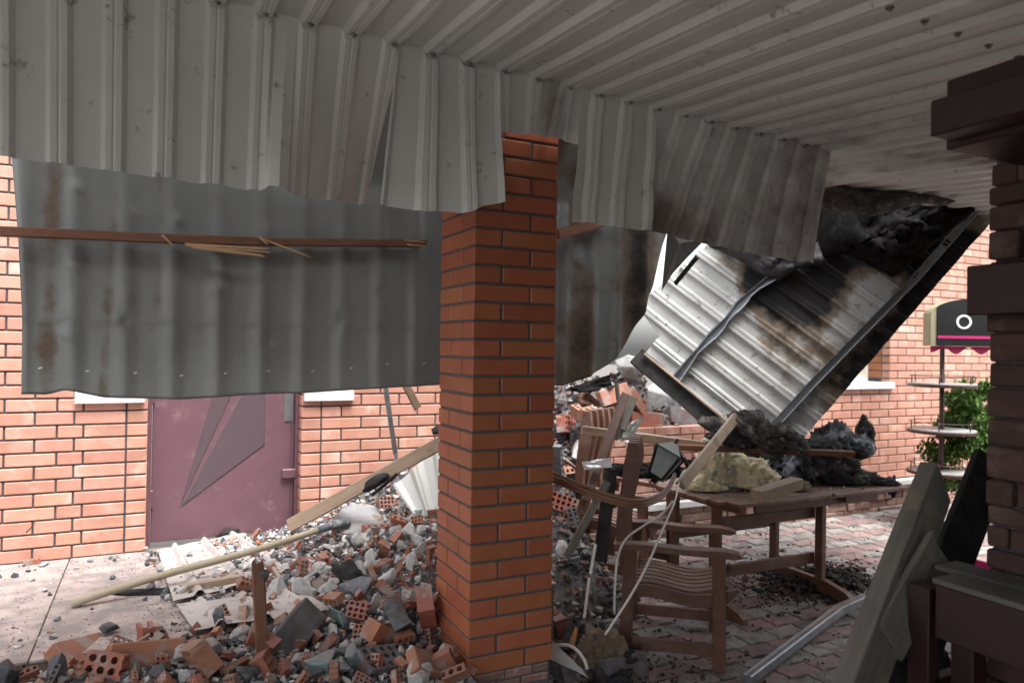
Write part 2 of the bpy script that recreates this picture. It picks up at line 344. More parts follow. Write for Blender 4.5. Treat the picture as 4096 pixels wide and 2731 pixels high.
# ------------------------------------------------------------------ terrace
terr = struct('terrace', mesh('terrace_bed', boxv(-4, 1.9, 3.345, YW + .1, -.01, TER - .012), BOXF, m_tside))
tile = 0
for i in range(10):
    for j in range(3):
        x0 = -3.9 + i * .58; y0 = 3.30 + j * .49
        o = box_obj('slab', x0, x0 + .574, y0, min(y0 + .484, YW + .005), TER - .012, TER, m_terr, terr, .002)
for i in range(15):
    x0 = -3.9 + i * .385
    box_obj('edge_tile', x0, x0 + .379, 3.318, 3.343, TER - .11, TER - .014, m_tside, terr, .002)
# ------------------------------------------------------------------ house
house = empty('brick_house', (0, YW, 0), 'damaged house of pale orange brick with a burgundy steel door and a torn open middle', 'house')
def wall_gap(x, z):                            # openings, z above ground
    if -.045 < x < .834 and z < 2.35: return True
    if 5.35 < x < 6.44 and 1.33 < z < 2.55: return True
    if -.40 < x < -.075 and 1.335 < z < 2.2: return True
    if .87 < x < 1.13 and 1.335 < z < 2.2: return True
    return False
def core(x0, x1, z0, z1): return box_obj('wall', x0, x1, YW + .009, YW + .30, z0, z1, m_lmortar, house, .001)
core(-4, -.40, .38, 3.4); core(-.40, -.075, .38, 1.285); core(-.40, -.075, 2.2, 3.4); core(-.075, -.053, .38, 3.4)
core(-.053, .842, 2.36, 3.4); core(.842, .87, .1, 3.4); core(.87, 1.13, .1, 1.285); core(.87, 1.13, 2.2, 3.4); core(1.13, 1.95, .1, 3.0)
core(2.95, 5.0, .1, .80); core(2.95, 4.4, .80, .98)
core(5.0, 5.35, .1, 3.9); core(5.35, 6.44, .1, 1.27); core(5.35, 6.44, 2.55, 3.9); core(6.44, 11, .1, 3.9)
bw = {}
def brick_me(L, mat=None, key='w', dep=.09, hh=.065):
    k = (round(L, 3), key, dep)
    if k not in bw:
        vs, fs = chamv(L, dep, hh, .0035); bw[k] = (mesh('brick', vs, fs, mat or m_wbrick), vs, fs)
    return bw[k]
cand = []
for r in range(-1, 47):
    z = TER + .075 * r + .0375
    # left pier, from the door corner leftwards
    if r >= 0 and r < 40:
        x = -.045
        seq = [.105, .205, .118, .235, .25, .118] if r % 2 else [.105, .25, .178, .25, .25]
        i = 0
        while x > -2.4:
            L = seq[i] if i < len(seq) else .25; i += 1
            cand.append((x - L, L, z)); x -= L + .01
    if r >= 0 and r < 40:
        x = .834; seq = [.12, .12] if r % 2 == 0 else [.12]
        i = 0; end = 1.95 + .18 * N(r * .5, 3)
        while x < end:
            L = seq[i] if i < len(seq) else .25; i += 1
            cand.append((x, L, z)); x += L + .01
        if z > 2.36:
            x = -.04
            while x < .8: cand.append((x, .2 if x > .5 else .25, z)); x += .26
    if 0 <= r < 8:
        x = 2.97 + (.13 if r % 2 else 0)
        while x < 4.95 and not (r > 5 and x > 4.2): cand.append((x, min(.25, 4.99 - x), z)); x += .26
    if r >= 0:
        x = 5.0 + (0 if r % 2 else .13)
        if r % 2 == 0: cand.append((5.0, .12, z))
        while x < 10.5: cand.append((x, .25, z)); x += .26
final = []
for x, L, z in cand:
    if wall_gap(x + .01, z) and wall_gap(x + L - .01, z): continue
    # trim at openings
    for (a, b, z0, z1) in ((5.35, 6.44, 1.33, 2.55), (-.40, -.075, 1.335, 2.2), (.87, 1.13, 1.335, 2.2)):
        if z0 < z < z1:
            if x < a < x + L: L = a - x
            elif x < b < x + L: L = x + L - b; x = b
    if L < .035: continue
    u, v, d = proj((x + L/2, YW, z)); vis = 0
    if -40 < u < 2400 and 0 < v < 1568:
        if x < -.04: vis = (v > 890 or u < 55)
        elif x < 3: vis = (.8 < x and 865 < v and u < 1020)
        else: vis = u < 2275 and (u - 1835) / 430 > (1018 - v) / 540 - .03
    final.append((L / d if vis else 0, x, L, z))
final.sort(reverse=True)
mb = MB()
for k, (s_, x, L, z) in enumerate(final):
    me, vs, fs = brick_me(L)
    mw = Matrix.Translation((x + L/2, YW + .045 + random.uniform(-.001, .0015), z))
    if k < 300 and s_ > 0: obj('brick', me, house, mw)
    else: mb.add(vs, fs, 0, mw)
o = obj('bricks_beyond', mb.build('bricks_beyond', m_wbrick_i), house); o['kind'] = 'stuff'
for r in range(31):                            # door jamb returns and window reveal in shade-brown brick
    z = TER + .0375 + .075 * r
    if z < 2.34:
        obj('brick', brick_me(.105, dep=.13)[0], house, Matrix.Translation((.834 + .0545 - .002, YW + .16, z)))
        obj('brick', brick_me(.105, dep=.13)[0], house, Matrix.Translation((-.045 - .0545 + .002, YW + .16, z)))
    if 1.34 < z < 2.55:
        obj('brick', brick_me(.06, m_reveal_shade, 'b', .22)[0], house, Matrix.Translation((6.44 + .026, YW + .205, z)))
# openings: door, side lights, far window
door = empty('door', (.395, YW + .12, TER), None, None); door.parent = house; door.matrix_parent_inverse = PARM[house.name].inverted()
box_obj('door_leaf', -.02, .81, YW + .115, YW + .16, TER + .02, 2.34, m_door, door, .004)
mbx = MB()
mbx.box(-.045, -.022, YW + .09, YW + .17, TER, 2.36); mbx.box(.812, .834, YW + .09, YW + .17, TER, 2.36); mbx.box(-.045, .834, YW + .09, YW + .17, 2.342, 2.362)
obj('door_frame', mbx.build('door_frame', m_door), door)
def relief(pts, h, mat, nm):                   # raised or pressed shape on the door leaf
    P = [onY(u, v, YW + .115) for u, v in pts]; n = len(P)
    cxy = sum((p for p in P), Vector()) / n
    vs = [(p.x, YW + .114, p.z) for p in P] + [(lerp(p.x, cxy.x, .06), YW + .114 - h, lerp(p.z, cxy.z, .06)) for p in P]
    fs = [(i, (i+1) % n, n+(i+1) % n, n+i) for i in range(n)] + [tuple(range(n, 2*n))]
    return obj(nm, mesh(nm, vs, fs, mat), door)
relief([(412, 1168), (609, 1022), (609, 800)], .004, m_dgroove, 'relief_panel')
relief([(413, 1163), (545, 880), (497, 880)], .003, m_dgroove, 'relief_panel')
for z in (.62, 1.25, 1.95): box_obj('hinge', -.034, -.008, YW + .098, YW + .118, z, z + .11, m_door, door, .004)
box_obj('lock_plate', .745, .80, YW + .108, YW + .116, 1.12, 1.36, m_zinc, door, .002)
box_obj('trim_strip', .785, .792, YW + .110, YW + .116, TER + .03, 2.33, m_dgroove, door, .001)
hd = box_obj('handle', .735, .825, YW + .085, YW + .118, .755, .815, m_door, door, .006)
for nm, x0, x1 in (('side_window', -.40, -.075), ('side_window', .87, 1.13)):
    wn = box_obj(nm, x0, x1, YW + .16, YW + .2, 1.335, 2.2, m_plas, house, .002)
    box_obj('pane', x0 + .05, x1 - .05, YW + .152, YW + .158, 1.40, 2.14, m_win, wn, .001)
box_obj('sill', -.413, -.062, YW - .03, YW + .16, 1.268, 1.335, m_sill, house)
box_obj('sill', .846, 1.164, YW - .03, YW + .16, 1.258, 1.322, m_sill, house)
box_obj('sill', 5.3, 6.47, YW - .035, YW + .25, 1.275, 1.335, m_sill, house)
wn = box_obj('window', 5.35, 6.44, YW + .24, YW + .28, 1.335, 2.55, m_sill, house)
for a, b in ((5.40, 5.87), (5.92, 6.38)):
    box_obj('pane', a, b, YW + .232, YW + .238, 1.40, 2.50, m_win, wn, .001)
box_obj('ledge', 2.9, 11, YW - .06, YW + .012, .336, .386, m_sill, house)
def stone_face(name, x0, x1, z0, z1, y, parent, rows, mat, wl=(.08, .24), axis='y', proud=.03, n0=0):
    z = z0; k = 0; sm = MB()
    hts = [random.uniform(.7, 1.3) for _ in range(rows)]; tot = sum(hts)
    for h in hts:
        hz = h / tot * (z1 - z0); x = x0
        while x < x1 - .01:
            L = min(random.uniform(*wl), x1 - x)
            if x1 - (x + L) < .04: L = x1 - x
            pr = random.uniform(.2, 1) * proud
            vs, fs = chamv(L - .005, pr + .03, hz - .005, .005)
            vs = [Vector((v.x + .002 * N(v.x*30, v.z*30, k), v.y - (.006 * abs(N(v.x*25, v.z*40, k)) if v.y < 0 else 0), v.z + .003 * N(v.x*14, v.z*30, k+5))) for v in vs]
            cc = Vector((x + L/2, y - pr/2 + .015, z + hz/2))
            mw = Matrix.Translation(cc)
            if axis == 'x': mw = Matrix.Translation((y - pr/2 + .015, x + L/2, z + hz/2)) @ Matrix.Rotation(-PI/2, 4, 'Z')
            obj(name, mesh(name, vs, fs, mat), parent, mw)
            x += L; k += 1
        z += hz
    return k
random.seed(21)
stone_face('plinth_stone', 2.95, 8.6, .09, .334, YW - .012, house, 4, m_stone, (.09, .26))
# ------------------------------------------------------------------ central brick pillar
random.seed(5)
PX, PY, PW = 1.1346, 2.681, .38
pil = empty('brick_pillar', (PX + .19, PY + .19, 0), 'square orange brick pillar with dark joints holding up the torn metal canopy', 'pillar')
box_obj('mortar_core', PX + .006, PX + PW - .006, PY + .006, PY + PW - .006, 0, 2.73, m_mortar, pil, .001)
pbm = mesh('brick', *chamv(.25, .12, .065, .0035), m_pbrick)
Z0 = -1.3132 + EYE
for r in range(32):
    z = Z0 + .0325 + .075 * r
    for k in range(4):
        a = k * PI/2
        fl = 1 if r % 2 == 0 else -1
        loc = Matrix.Rotation(a, 4, 'Z') @ Matrix.Translation((fl * (-.19 + .125), -.19 + .06, 0))
        mw = Matrix.Translation((PX + .19 + random.uniform(-.001, .001), PY + .19 + random.uniform(-.001, .001), z)) @ loc @ Matrix.Rotation(random.uniform(-.003, .003), 4, 'Z')
        obj('brick', pbm, pil, mw)
stone_face('base_stone', PX + .012, PX + PW - .012, 0, Z0 - .004, PY + .012, pil, 7, m_stone, (.07, .2), proud=.012)
stone_face('base_stone', PY + .012, PY + PW - .012, 0, Z0 - .004, PX + .012, pil, 7, m_stone, (.07, .2), axis='x', proud=.012)
# ------------------------------------------------------------------ torn metal canopy
PIT_R = .15
def cpz(x, y): return 2.555 - .038 * x + .084 * y
BR = [(-.075, 0), (-.037, 0), (-.022, 1), (-.006, 1), (0, .86), (.006, 1), (.022, 1), (.037, 0), (.075, 0)]
def roofz(x, y): return cpz(x, y) - .020 * rib(x - .16) + .004 * N(x * .9, y * 1.3) + (.006 * N(x * 5, y * 3, 4) if y > 2 else 0)
def rib(s):                                     # 0 in the pan, 1 on the rib; s measured from a rib
    s = (s + .075) % PIT_R - .075; return pl(s, BR)
def xs_between(a, b, x0=.16):
    out = {round(a, 4), round(b, 4)}
    k0 = int((a - x0) / PIT_R) - 1
    for k in range(k0, int((b - x0) / PIT_R) + 3):
        for s, _ in BR:
            x = x0 + k * PIT_R + s
            if a < x < b: out.add(round(x, 4))
    return sorted(out)
canopy = empty('metal_canopy', (1, 1, 2.6), 'ribbed off white metal canopy torn and bent down in flaps along its edge', 'canopy')
END = [(3.07, 2.6), (3.10, 3.35), (3.4, 3.44), (3.88, 3.315), (4.12, 3.26), (4.42, 3.25), (4.82, 3.15), (5.4, 3.1), (8, 3.1)]
vs = []; fs = []; X = xs_between(-2.0, 5.6); ny = 26
for i, x in enumerate(X):
    ye = 2.6 if x < 3.075 else pl(x, END) + .03 * N(x * 6, 1)
    for j in range(ny + 1):
        t = j / ny; y = lerp(-1.9, ye, t)
        z = roofz(x, y)
        if x > 3.08: z -= .05 * max(0, y - 3.0) * (1 + N(x*4, 7))
        vs.append((x, y, z))
for i in range(len(X) - 1):
    for j in range(ny): a = i*(ny+1)+j; fs.append((a, a+1, a+ny+2, a+ny+1))
me = mesh('roof_sheet', vs, fs, m_white)
def canopy_soot_shade(c):
    s = 0
    s += .30 * math.exp(-((c.x - 1.5)**2) / .02 - ((c.y - 2.55)**2) / .03)
    s += .32 * max(0, min(1, (c.x - 3.2) / .8)) * max(0, min(1, (c.y - 2.6) / .6))
    s += .36 * max(0, min(1, (c.x - 1.2) / 2.2)) * (1 - .7 * max(0, min(1, (c.x - 3.6) / .6)) * max(0, min(1, (c.y - 2.0) / .5)))  # smoke film, with the ceiling's shade towards the right painted in
    return s
setattr_soot_light(me, canopy_soot_shade); solid(obj('roof_sheet', me, canopy))
for k in range(-1, 20):                         # screws at the fold and along the next purlin
    for y in ((2.575,) if k < 19 else ()) + (1.35,):
        x = .16 + k * PIT_R
        b = MB(); n = 8
        for rr, z0, z1 in ((.012, -.003, 0), (.007, -.010, -.003)):
            b.add([(rr*math.cos(2*PI*i/n), rr*math.sin(2*PI*i/n), z) for z in (z0, z1) for i in range(n)],
                  [(i, (i+1) % n, n+(i+1) % n, n+i) for i in range(n)] + [tuple(range(n)), tuple(range(n, 2*n))])
        obj('screw', b.build('screw', m_steel), canopy, Matrix.Translation((x, y, cpz(x, y) - .021)) @ Matrix.Rotation(.3 if y > 2 else 0, 4, 'X'))
def flap(name, x0, x1, bottom, soot=lambda c: 0, buckle=0, seed=0, nv=16, edge=None, top=None):
    """one bent-down strip: bottom = [(x, vx, vy, Y)] points of its lower edge"""
    Xf = xs_between(x0, x1)
    if edge: Xf = sorted(set(Xf) | {round(lerp(x0, x1, i/24), 4) for i in range(25)})
    bp = [(b[0], onY(b[1], b[2], b[3])) for b in bottom]
    vs = []; fs = []
    for x in Xf:
        x_ = max(bp[0][0], min(bp[-1][0], x)); B = pl(x_, [(a, p) for a, p in bp])
        T = Vector((x, 2.6, cpz(x, 2.6)))
        if top: T = T + top(x)
        for j in range(nv + 1):
            t = j / nv; p = T.lerp(B, t)
            r = rib(x - .16) * (1 - .25 * max(0, buckle)*abs(N(x*3, t*4, seed)))
            off = -.020 * r * min(1, .55 + t * 4) + .012 * math.sin(PI * t) * .6 + buckle * .02 * N(x * 4 + seed, t * 3.2, seed) + .0025 * N(x*9, t*7, seed+3)
            p = p + Vector((0, off, 0))
            if j == nv: p = p + Vector((0, 0, .006 * N(x * 13, seed)))
            if j == 0: p = Vector((x, 2.6, roofz(x, 2.6)))
            vs.append(p)
    for i in range(len(Xf) - 1):
        for j in range(nv): a = i*(nv+1)+j; fs.append((a, a+nv+1, a+nv+2, a+1))
    me = mesh(name, vs, fs, m_white); setattr_soot_light(me, soot); return solid(obj(name, me, canopy))
flap('bent_flap', -.74, .80, [(onY(u, v, y).x + dx, u, v, y) for u, v, y, dx in ((-60, 350, 2.68, 0), (0, 360, 2.68, 0), (180, 383, 2.70, 0), (360, 408, 2.71, 0), (485, 424, 2.73, 0), (560, 436, 2.73, 0), (600, 440, 2.73, 0), (622, 422, 2.66, .01), (655, 434, 2.66, .01), (678, 452, 2.74, 0), (767, 462, 2.86, 0), (838, 470, 2.96, 0))], seed=1, edge=True)
flap('bent_flap', .775, 1.19, [(.775, 870, 472, 2.64), (.91, 982, 486, 2.60), (1.02, 1060, 489, 2.57), (1.061, 1082, 486, 2.56), (1.12, 1110, 474, 2.55), (1.19, 1156, 465, 2.53)], seed=2, buckle=.5, edge=True)
flap('torn_strip', 1.175, 1.60, [(1.175, 1143, 304, 2.62), (1.353, 1215, 311, 2.63), (1.42, 1235, 309, 2.66), (1.495, 1266, 318, 2.68), (1.60, 1328, 333, 2.70)], seed=3, buckle=.3, soot=lambda c: .34*math.exp(-((c.x-1.46)**2)/.012) * (1 if c.z > 2.5 else .6) + .05)
flap('bent_flap', 1.585, 1.96, [(1.585, 1315, 510, 2.70), (1.64, 1345, 512, 2.72), (1.795, 1406, 521, 2.69), (1.96, 1494, 531, 2.66)], seed=4, buckle=.8, soot=lambda c: .24, edge=True)  # whole flap evenly darker
flap('bent_flap', 1.95, 3.06, [(1.95, 1430, 522, 2.80), (2.2, 1512, 534, 2.76), (2.35, 1572, 550, 2.72), (2.6, 1675, 573, 2.68), (2.8, 1760, 590, 2.68), (3.06, 1867, 605, 2.70)], seed=5, buckle=.15, soot=lambda c: .33)  # evenly darker too, a little more so
# ------------------------------------------------------------------ hanging grey tile sheet behind
def tile_sheet(name, Xa, Xb, ztop, zbot, yfn, parent, sfn, ny=120, amp=.012, steps=(), left=None, nX=110, dents=(), sk=None):
    vs = []; fs = []
    for i in range(nX + 1):
        u = i / nX
        for j in range(ny + 1):
            t = j / ny; xa = Xa(t); xb = Xb(t); x = lerp(xa, xb, u)
            z0 = ztop(x); z1 = zbot(x); z = lerp(z0, z1, t)
            ph = (x - .02) / .185 * 2 * PI
            s = max(0, math.cos((ph - 1.2) / 2) ** 2); prof = amp * 1.3 * s ** 3.5 * (1 + .25 * N(x*2, z*2, 5))
            y = yfn(x, z) - prof
            for zs in steps:                    # pressed tile steps
                zz = zs + .012 * math.sin(ph + .5)
                if z < zz: y += .004
            for (dx, dz, dr, da) in dents:
                q = ((x-dx)**2 + (z-dz)**2*.12) / (dr*dr)
                if q < 1: y += da * (1 - math.sqrt(q)) ** 1.0 * (1 + .6 * math.copysign(1, (x-dx) * .7 + (z-dz)))
            y += .004 * N(x*2.2, z*2, 8) + .0016 * (1 - 2*abs(N(x*7, z*4, 3)))
            vs.append((x, y, z))
    for i in range(nX):
        for j in range(ny): a = i*(ny+1)+j; fs.append((a, a+ny+1, a+ny+2, a+1))
    me = mesh(name, vs, fs, m_grey, True); setattr_soot_light(me, sfn); return solid(obj(name, me, parent), .0012)
hang = empty('hanging_roof_sheet', (.5, 3.5, 1.5), 'large dark grey wavy roof sheet hanging down in front of the house door', 'roof sheet')
YS = 3.5
random.seed(11)
zb = [(onY(u, v, YS).x, onY(u, v, YS).z) for u, v in ((48, 905), (110, 906), (150, 895), (200, 905), (240, 913), (330, 915), (420, 917), (600, 905), (690, 903), (770, 898), (900, 890), (1010, 884), (1100, 882), (1280, 886))]
dn = [(.055 + .185 * random.randint(-2, 5) + random.uniform(-.03, .03), random.uniform(1.6, 2.25), random.uniform(.018, .035), random.uniform(-.013, .013)) for _ in range(26)]
xl0 = onY(25, 370, YS).x; xl1 = onY(50, 905, YS).x
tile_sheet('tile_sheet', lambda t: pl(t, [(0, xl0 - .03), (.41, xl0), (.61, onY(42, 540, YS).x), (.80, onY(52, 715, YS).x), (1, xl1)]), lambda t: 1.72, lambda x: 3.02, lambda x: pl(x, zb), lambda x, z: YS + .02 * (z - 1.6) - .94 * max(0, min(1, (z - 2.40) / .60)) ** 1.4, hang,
           lambda c: .05 + .12 * max(0, N(c.x*2, c.z*2)) + .4 * math.exp(-((c.x + .40) / .05)**2) + .3 * math.exp(-((c.x + .19 - .04*(c.z-1.8)) / .03)**2) + .25 * math.exp(-((c.x - .0) / .03)**2), steps=(1.70,), dents=dn)  # brown streaks at the left paint the brickwork's reflection in the sheet
for (u, v) in ((92, 845), (200, 852), (311, 856), (417, 862), (518, 857), (617, 852), (718, 852), (807, 845), (890, 836), (975, 834)):
    p = onY(u, v, YS - .03); b = MB(); n = 7
    b.add([(p.x + .0075*math.cos(2*PI*i/n) , p.y, p.z + .0045*math.sin(2*PI*i/n + .6)) for i in range(n)] + [(p.x + .0075*math.cos(2*PI*i/n), p.y + .004, p.z + .0045*math.sin(2*PI*i/n + .6)) for i in range(n)],
          [tuple(range(n)), tuple(range(n, 2*n))] + [(i, (i+1) % n, n+(i+1) % n, n+i) for i in range(n)])
    obj('screw_washer', b.build('screw_washer', m_alu), hang)
# stained continuation right of the pillar
hang2 = empty('stained_roof_sheet', (2.1, 3.62, 1.5), 'brown stained wavy roof sheet curling away right behind the brick pillar', 'roof sheet')
Y2 = 3.62
def xr(t): return pl(t, [(0, onY(1545, 300, Y2).x), (.47, onY(1532, 520, Y2).x), (.76, onY(1500, 690, Y2).x), (.876, onY(1478, 750, Y2).x), (.97, onY(1430, 815, Y2).x), (1, onY(1400, 840, Y2).x)])
zb2 = [(onY(u, v, Y2).x, onY(u, v, Y2).z) for u, v in ((1180, 890), (1290, 885), (1340, 872), (1380, 850), (1410, 832), (1440, 815), (1480, 775))]
dn2 = [(random.uniform(1.8, 2.5), random.uniform(1.55, 2.2), random.uniform(.03, .05), random.uniform(-.02, .02)) for _ in range(8)]
tile_sheet('tile_sheet', lambda t: 1.60, lambda t: xr(t), lambda x: 3.02, lambda x: pl(x, zb2), lambda x, z: Y2 + .03 * max(0, 1.9 - z) - 1.02 * max(0, min(1, (z - 2.45) / .55)) ** 1.4 , hang2,
           lambda c: .42 + .2 * math.sin(c.x * 17 + 1.5) + .25 * N(c.x*6, c.z*.7), steps=(1.62, 1.97), dents=dn2, nX=64, amp=.026)
o = empty('sheet_scrap', at(1570, 570, 4.2), 'folded grey scrap of roof sheet dangling beside the bright gap in the roof', 'metal scrap')
P = [at(1534, 520, 4.3), at(1625, 520, 4.1), at(1622, 548, 4.1), (at(1580, 590, 4.2)), at(1545, 628, 4.25), at(1520, 668, 4.3)]
ctr = at(1560, 560, 4.12)
obj('folded_sheet', mesh('folded_sheet', P + [ctr], [(0, 1, 6), (1, 2, 6), (2, 3, 6), (3, 4, 6), (4, 5, 6), (5, 0, 6)], m_grey), o); 
for ch in o.children: solid(ch, .002)
tag(beam('charred_stick', at(1548, 655, 4.3), at(1602, 590, 4.2), .03, .02, m_char, seg=6, wob=.006, rag0=.02), 'short charred stick hanging at the bright gap beside the fallen white panel', 'stick')
# ------------------------------------------------------------------ batten with splinters
bt = empty('broken_batten', onY(0, 530, 3.44), 'long reddish wooden batten snapped and splintered across the grey roof sheet', 'batten')
pp = [onY(-60, 529, 3.43), onY(380, 548, 3.42), onY(605, 556, 3.43), onY(972, 560, 3.45)]
beam('batten', pp[0], pp[1], .04, .038, m_raw, bt, rag1=.03); beam('batten', pp[1] + Vector((-.02, 0, 0)), pp[2], .038, .036, m_raw, bt, rag1=.04); beam('batten', pp[2] + Vector((-.01, 0, 0)), pp[3], .038, .034, m_raw, bt, rag1=.05)
for (a, b, wv, hh) in (((425, 562), (612, 572), .012, .016), ((440, 566), (605, 588), .014, .018), ((440, 564), (618, 580), .010, .012), ((600, 548), (712, 590), .010, .010), ((372, 540), (396, 562), .014, .01), ((596, 545), (616, 562), .012, .012), ((930, 552), (978, 556), .012, .008), ((935, 562), (976, 566), .012, .01)):
    beam('splinter', onY(*a, 3.405), onY(*b, 3.39), wv, hh, m_split, bt, taper=.55, rag1=.02, seg=4)
tag(beam('rafter', at(1275, 540, 3.9), at(1420, 500, 4.2), .05, .05, m_raw, rag0=.02), 'brown rafter end crossing behind the short torn strip right of the pillar', 'rafter')
# ------------------------------------------------------------------ fallen roof panel
B_, R_, L_ = at(1835, 1018, 5.2), at(2262, 527, 5.04), at(1478, 795, 5.66)
eb = (R_ - B_); LB = eb.length; eb.normalize(); ea = (L_ - B_); ea = (ea - eb * ea.dot(eb)).normalized(); en = eb.cross(ea).normalized()
if en.dot(FW) > 0: en = -en                     # towards the viewer
def pab(u, v, off=0):
    p = onP(u, v, B_ + en * off, en) - B_; return p.dot(ea), p.dot(eb)
fp = empty('fallen_roof_panel', B_, 'big white ribbed roof panel fallen at a slant with sooty upper half and two steel channels', 'roof panel')
LEFT = sorted([(pab(u, v)[1], pab(u, v)[0]) for u, v in ((1478, 795), (1480, 690), (1560, 618), (1625, 560), (1700, 500))])
BOT = pab(1478, 795)
vs = []; fs = []; nb = int((LB + .5) / .0125); cols = []
b_ = -.0
q1 = pab(1705, 1028); q2 = pab(1468, 828)
bs = [q1[1] + (-q1[1]) * i / 22 for i in range(23)]
bs = [b for b in bs if b < -.004] + [0]
k = 0
while bs[-1] < LB + .35:
    base = k * .15
    for s in (.038, .053, .069, .075, .081, .097, .112, .15): bs.append(base + s)
    k += 1
na = 26
for b in bs:
    r = pl((b % .15), [(0, 0), (.038, 0), (.053, 1), (.097, 1), (.112, 0), (.15, 0)])
    if abs((b % .15) - .075) < .002: r = .8
    lo = 0 + .006 * N(b*7, 2); hi = pl(b, LEFT) if b > .02 else LEFT[0][1]
    if b <= LEFT[0][0]: hi = BOT[0]
    if b < 0: lo = lerp(0, q1[0], b / q1[1]); hi = max(lo + .01, lerp(q1[0] + .02, q2[0], min(1, (b - q1[1]) / max(.01, q2[1] - q1[1]))))
    for j in range(na + 1):
        a = lerp(lo, hi, j/na)
        p = B_ + ea * a + eb * b + en * (.022 * r + .012 * N(a*2, b*2, 5) + .006 * N(a*7, b*5, 6))
        vs.append(p)
for i in range(len(bs)-1):
    for j in range(na): q = i*(na+1)+j; fs.append((q, q+1, q+na+2, q+na+1))
me = mesh('ribbed_sheet', vs, fs, m_fallen)
W_ = (pab(1800, 975)[0])                        # second channel line
STN = [(1850, 640, 100, .6), (1790, 600, 95, .6), (1900, 560, 125, .75), (2010, 530, 120, .75), (2110, 520, 110, .6), (1755, 655, 55, .32), (1865, 705, 50, .3), (1725, 690, 60, .24), (1650, 600, 40, .3), (1800, 760, 90, .30),
       (1850, 840, 80, .26), (1920, 880, 60, .22), (1985, 860, 75, .46), (2040, 800, 80, .52), (2110, 720, 85, .55), (2170, 640, 85, .55), (2220, 570, 80, .5), (1915, 950, 50, .22), (1960, 615, 45, -.5), (2045, 640, 42, -.5), (1985, 690, 46, -.42), (1935, 745, 30, -.25), (1620, 720, 14, .4), (1560, 700, 30, .1)]
STN = [(*pab(u, v), r * 5.1 / 1667, k) for u, v, r, k in STN]
def fsoot(c):
    d = c - B_; a, b = d.dot(ea), d.dot(eb); s = -.04
    for pa, pb, r, k in STN: s += k * math.exp(-(((a - pa) * 1.0)**2 + (b - pb)**2) / (r * r))
    return s + .10 * (1 - 2*abs(N(a*2, b*9, 4)))
setattr_soot_light(me, fsoot); solid(obj('ribbed_sheet', me, fp), .0015)
for pts in (((1545, 882), (1600, 810), (1655, 752), (1695, 705), (1740, 662), (1830, 602)), ((1778, 978), (1860, 888), (1980, 764), (2100, 642), (2245, 478))):
    P = [onP(u, v, B_ + en * .055, en) for u, v in pts]; sec = [(-.022, -.03), (-.020, .022), (-.028, .024), (-.026, .028), (-.018, .026), (-.018, -.026), (.018, -.026), (.018, .026), (.026, .028), (.028, .024), (.020, .022), (.022, -.03)]
    vs = []; fs = []; PP = spline(P, 3) if len(pts) > 5 else P
    for i, p in enumerate(PP):
        q = 1 if len(pts) < 6 else (1 + .35 * math.sin(i * 1.5))
        for a, b in sec: vs.append(p + ea * (a * q) + en * (b - (.01 * (q - 1))))
    n = len(sec)
    for i in range(len(PP)-1):
        for j in range(n): fs.append((i*n+j, i*n+(j+1) % n, i*n+n+(j+1) % n, i*n+n+j))
    fs += [tuple(range(n)), tuple((len(PP)-1)*n+j for j in range(n))]
    me = mesh('channel', vs, fs, m_zinc); obj('channel', me, fp)
# burnt lumps clinging under the torn edge
def sheetlump(name, outline, d0, seed, mat, label, amp=.05, n=26):
    """crumpled skin spanned over an outline of points, given thickness"""
    P = [at(u, v, d) if d else onP(u, v, B_ + en * .07, en) for u, v, d in outline]; c = sum(P, Vector()) / len(P)
    R = []; m_ = len(P)
    for i in range(m_*5):
        t = i/5; a = int(t); f = t - a; R.append(P[a % m_].lerp(P[(a+1) % m_], f))
    rings = 20; vs = []; fs = []; nR = len(R)
    for r in range(rings + 1):
        k = 1 - r / rings
        for p in R:
            q = c + (p - c) * k
            nn = (1 - 2*abs(noise.noise(q * 4 + Vector((seed, 0, 0))))) + .5 * (1 - 2*abs(noise.noise(q * 9 + Vector((0, seed, 0))))) + .35 * (1 - 2*abs(noise.noise(q * 20))) + .2 * noise.noise(q * 40)
            q = q - FW * (amp * (nn * min(1, (1-k) * 5 + .3)) + .05 * (1 - k*k)) + Vector((0, 0, .02 * N(q.x*12, q.y*12, seed)))
            vs.append(q)
    for r in range(rings):
        for i in range(nR): fs.append((r*nR+i, r*nR+(i+1) % nR, (r+1)*nR+(i+1) % nR, (r+1)*nR+i))
    me = mesh(name, vs, fs, mat, True); o = obj(name, me); solid(o, .02, -1); tag(o, label, 'debris'); return o
sheetlump('charred_insulation', [(1620, 556, 0), (1700, 540, 0), (1800, 560, 0), (1880, 560, 0), (1900, 600, 0), (1830, 610, 0), (1790, 640, 0), (1745, 622, 0), (1690, 590, 0)], 5, 1, m_burnt, 'sooty black lump of insulation clinging to the panel left of the flap corner', .05)
sheetlump('charred_insulation', [(1870, 420, 0), (1960, 445, 0), (2060, 470, 0), (2180, 455, 0), (2262, 455, 0), (2235, 475, 0), (2150, 545, 0), (2095, 590, 0), (2045, 635, 0), (1990, 600, 0), (1930, 580, 0), (1880, 590, 0)], 5, 2, m_soot, 'broad pitch black burnt mass hanging under the torn end of the canopy', .10)
sheetlump('torn_foil', [(1885, 428, 4.65), (1950, 436, 4.6), (2030, 446, 4.6), (2110, 452, 4.6), (2190, 462, 4.6), (2110, 462, 4.6), (2050, 482, 4.58), (1990, 492, 4.55), (1935, 484, 4.6), (1885, 480, 4.6)], 5, 3, m_greyins, 'crinkled grey foil scrap hanging from the torn canopy end above the black mass', .03)
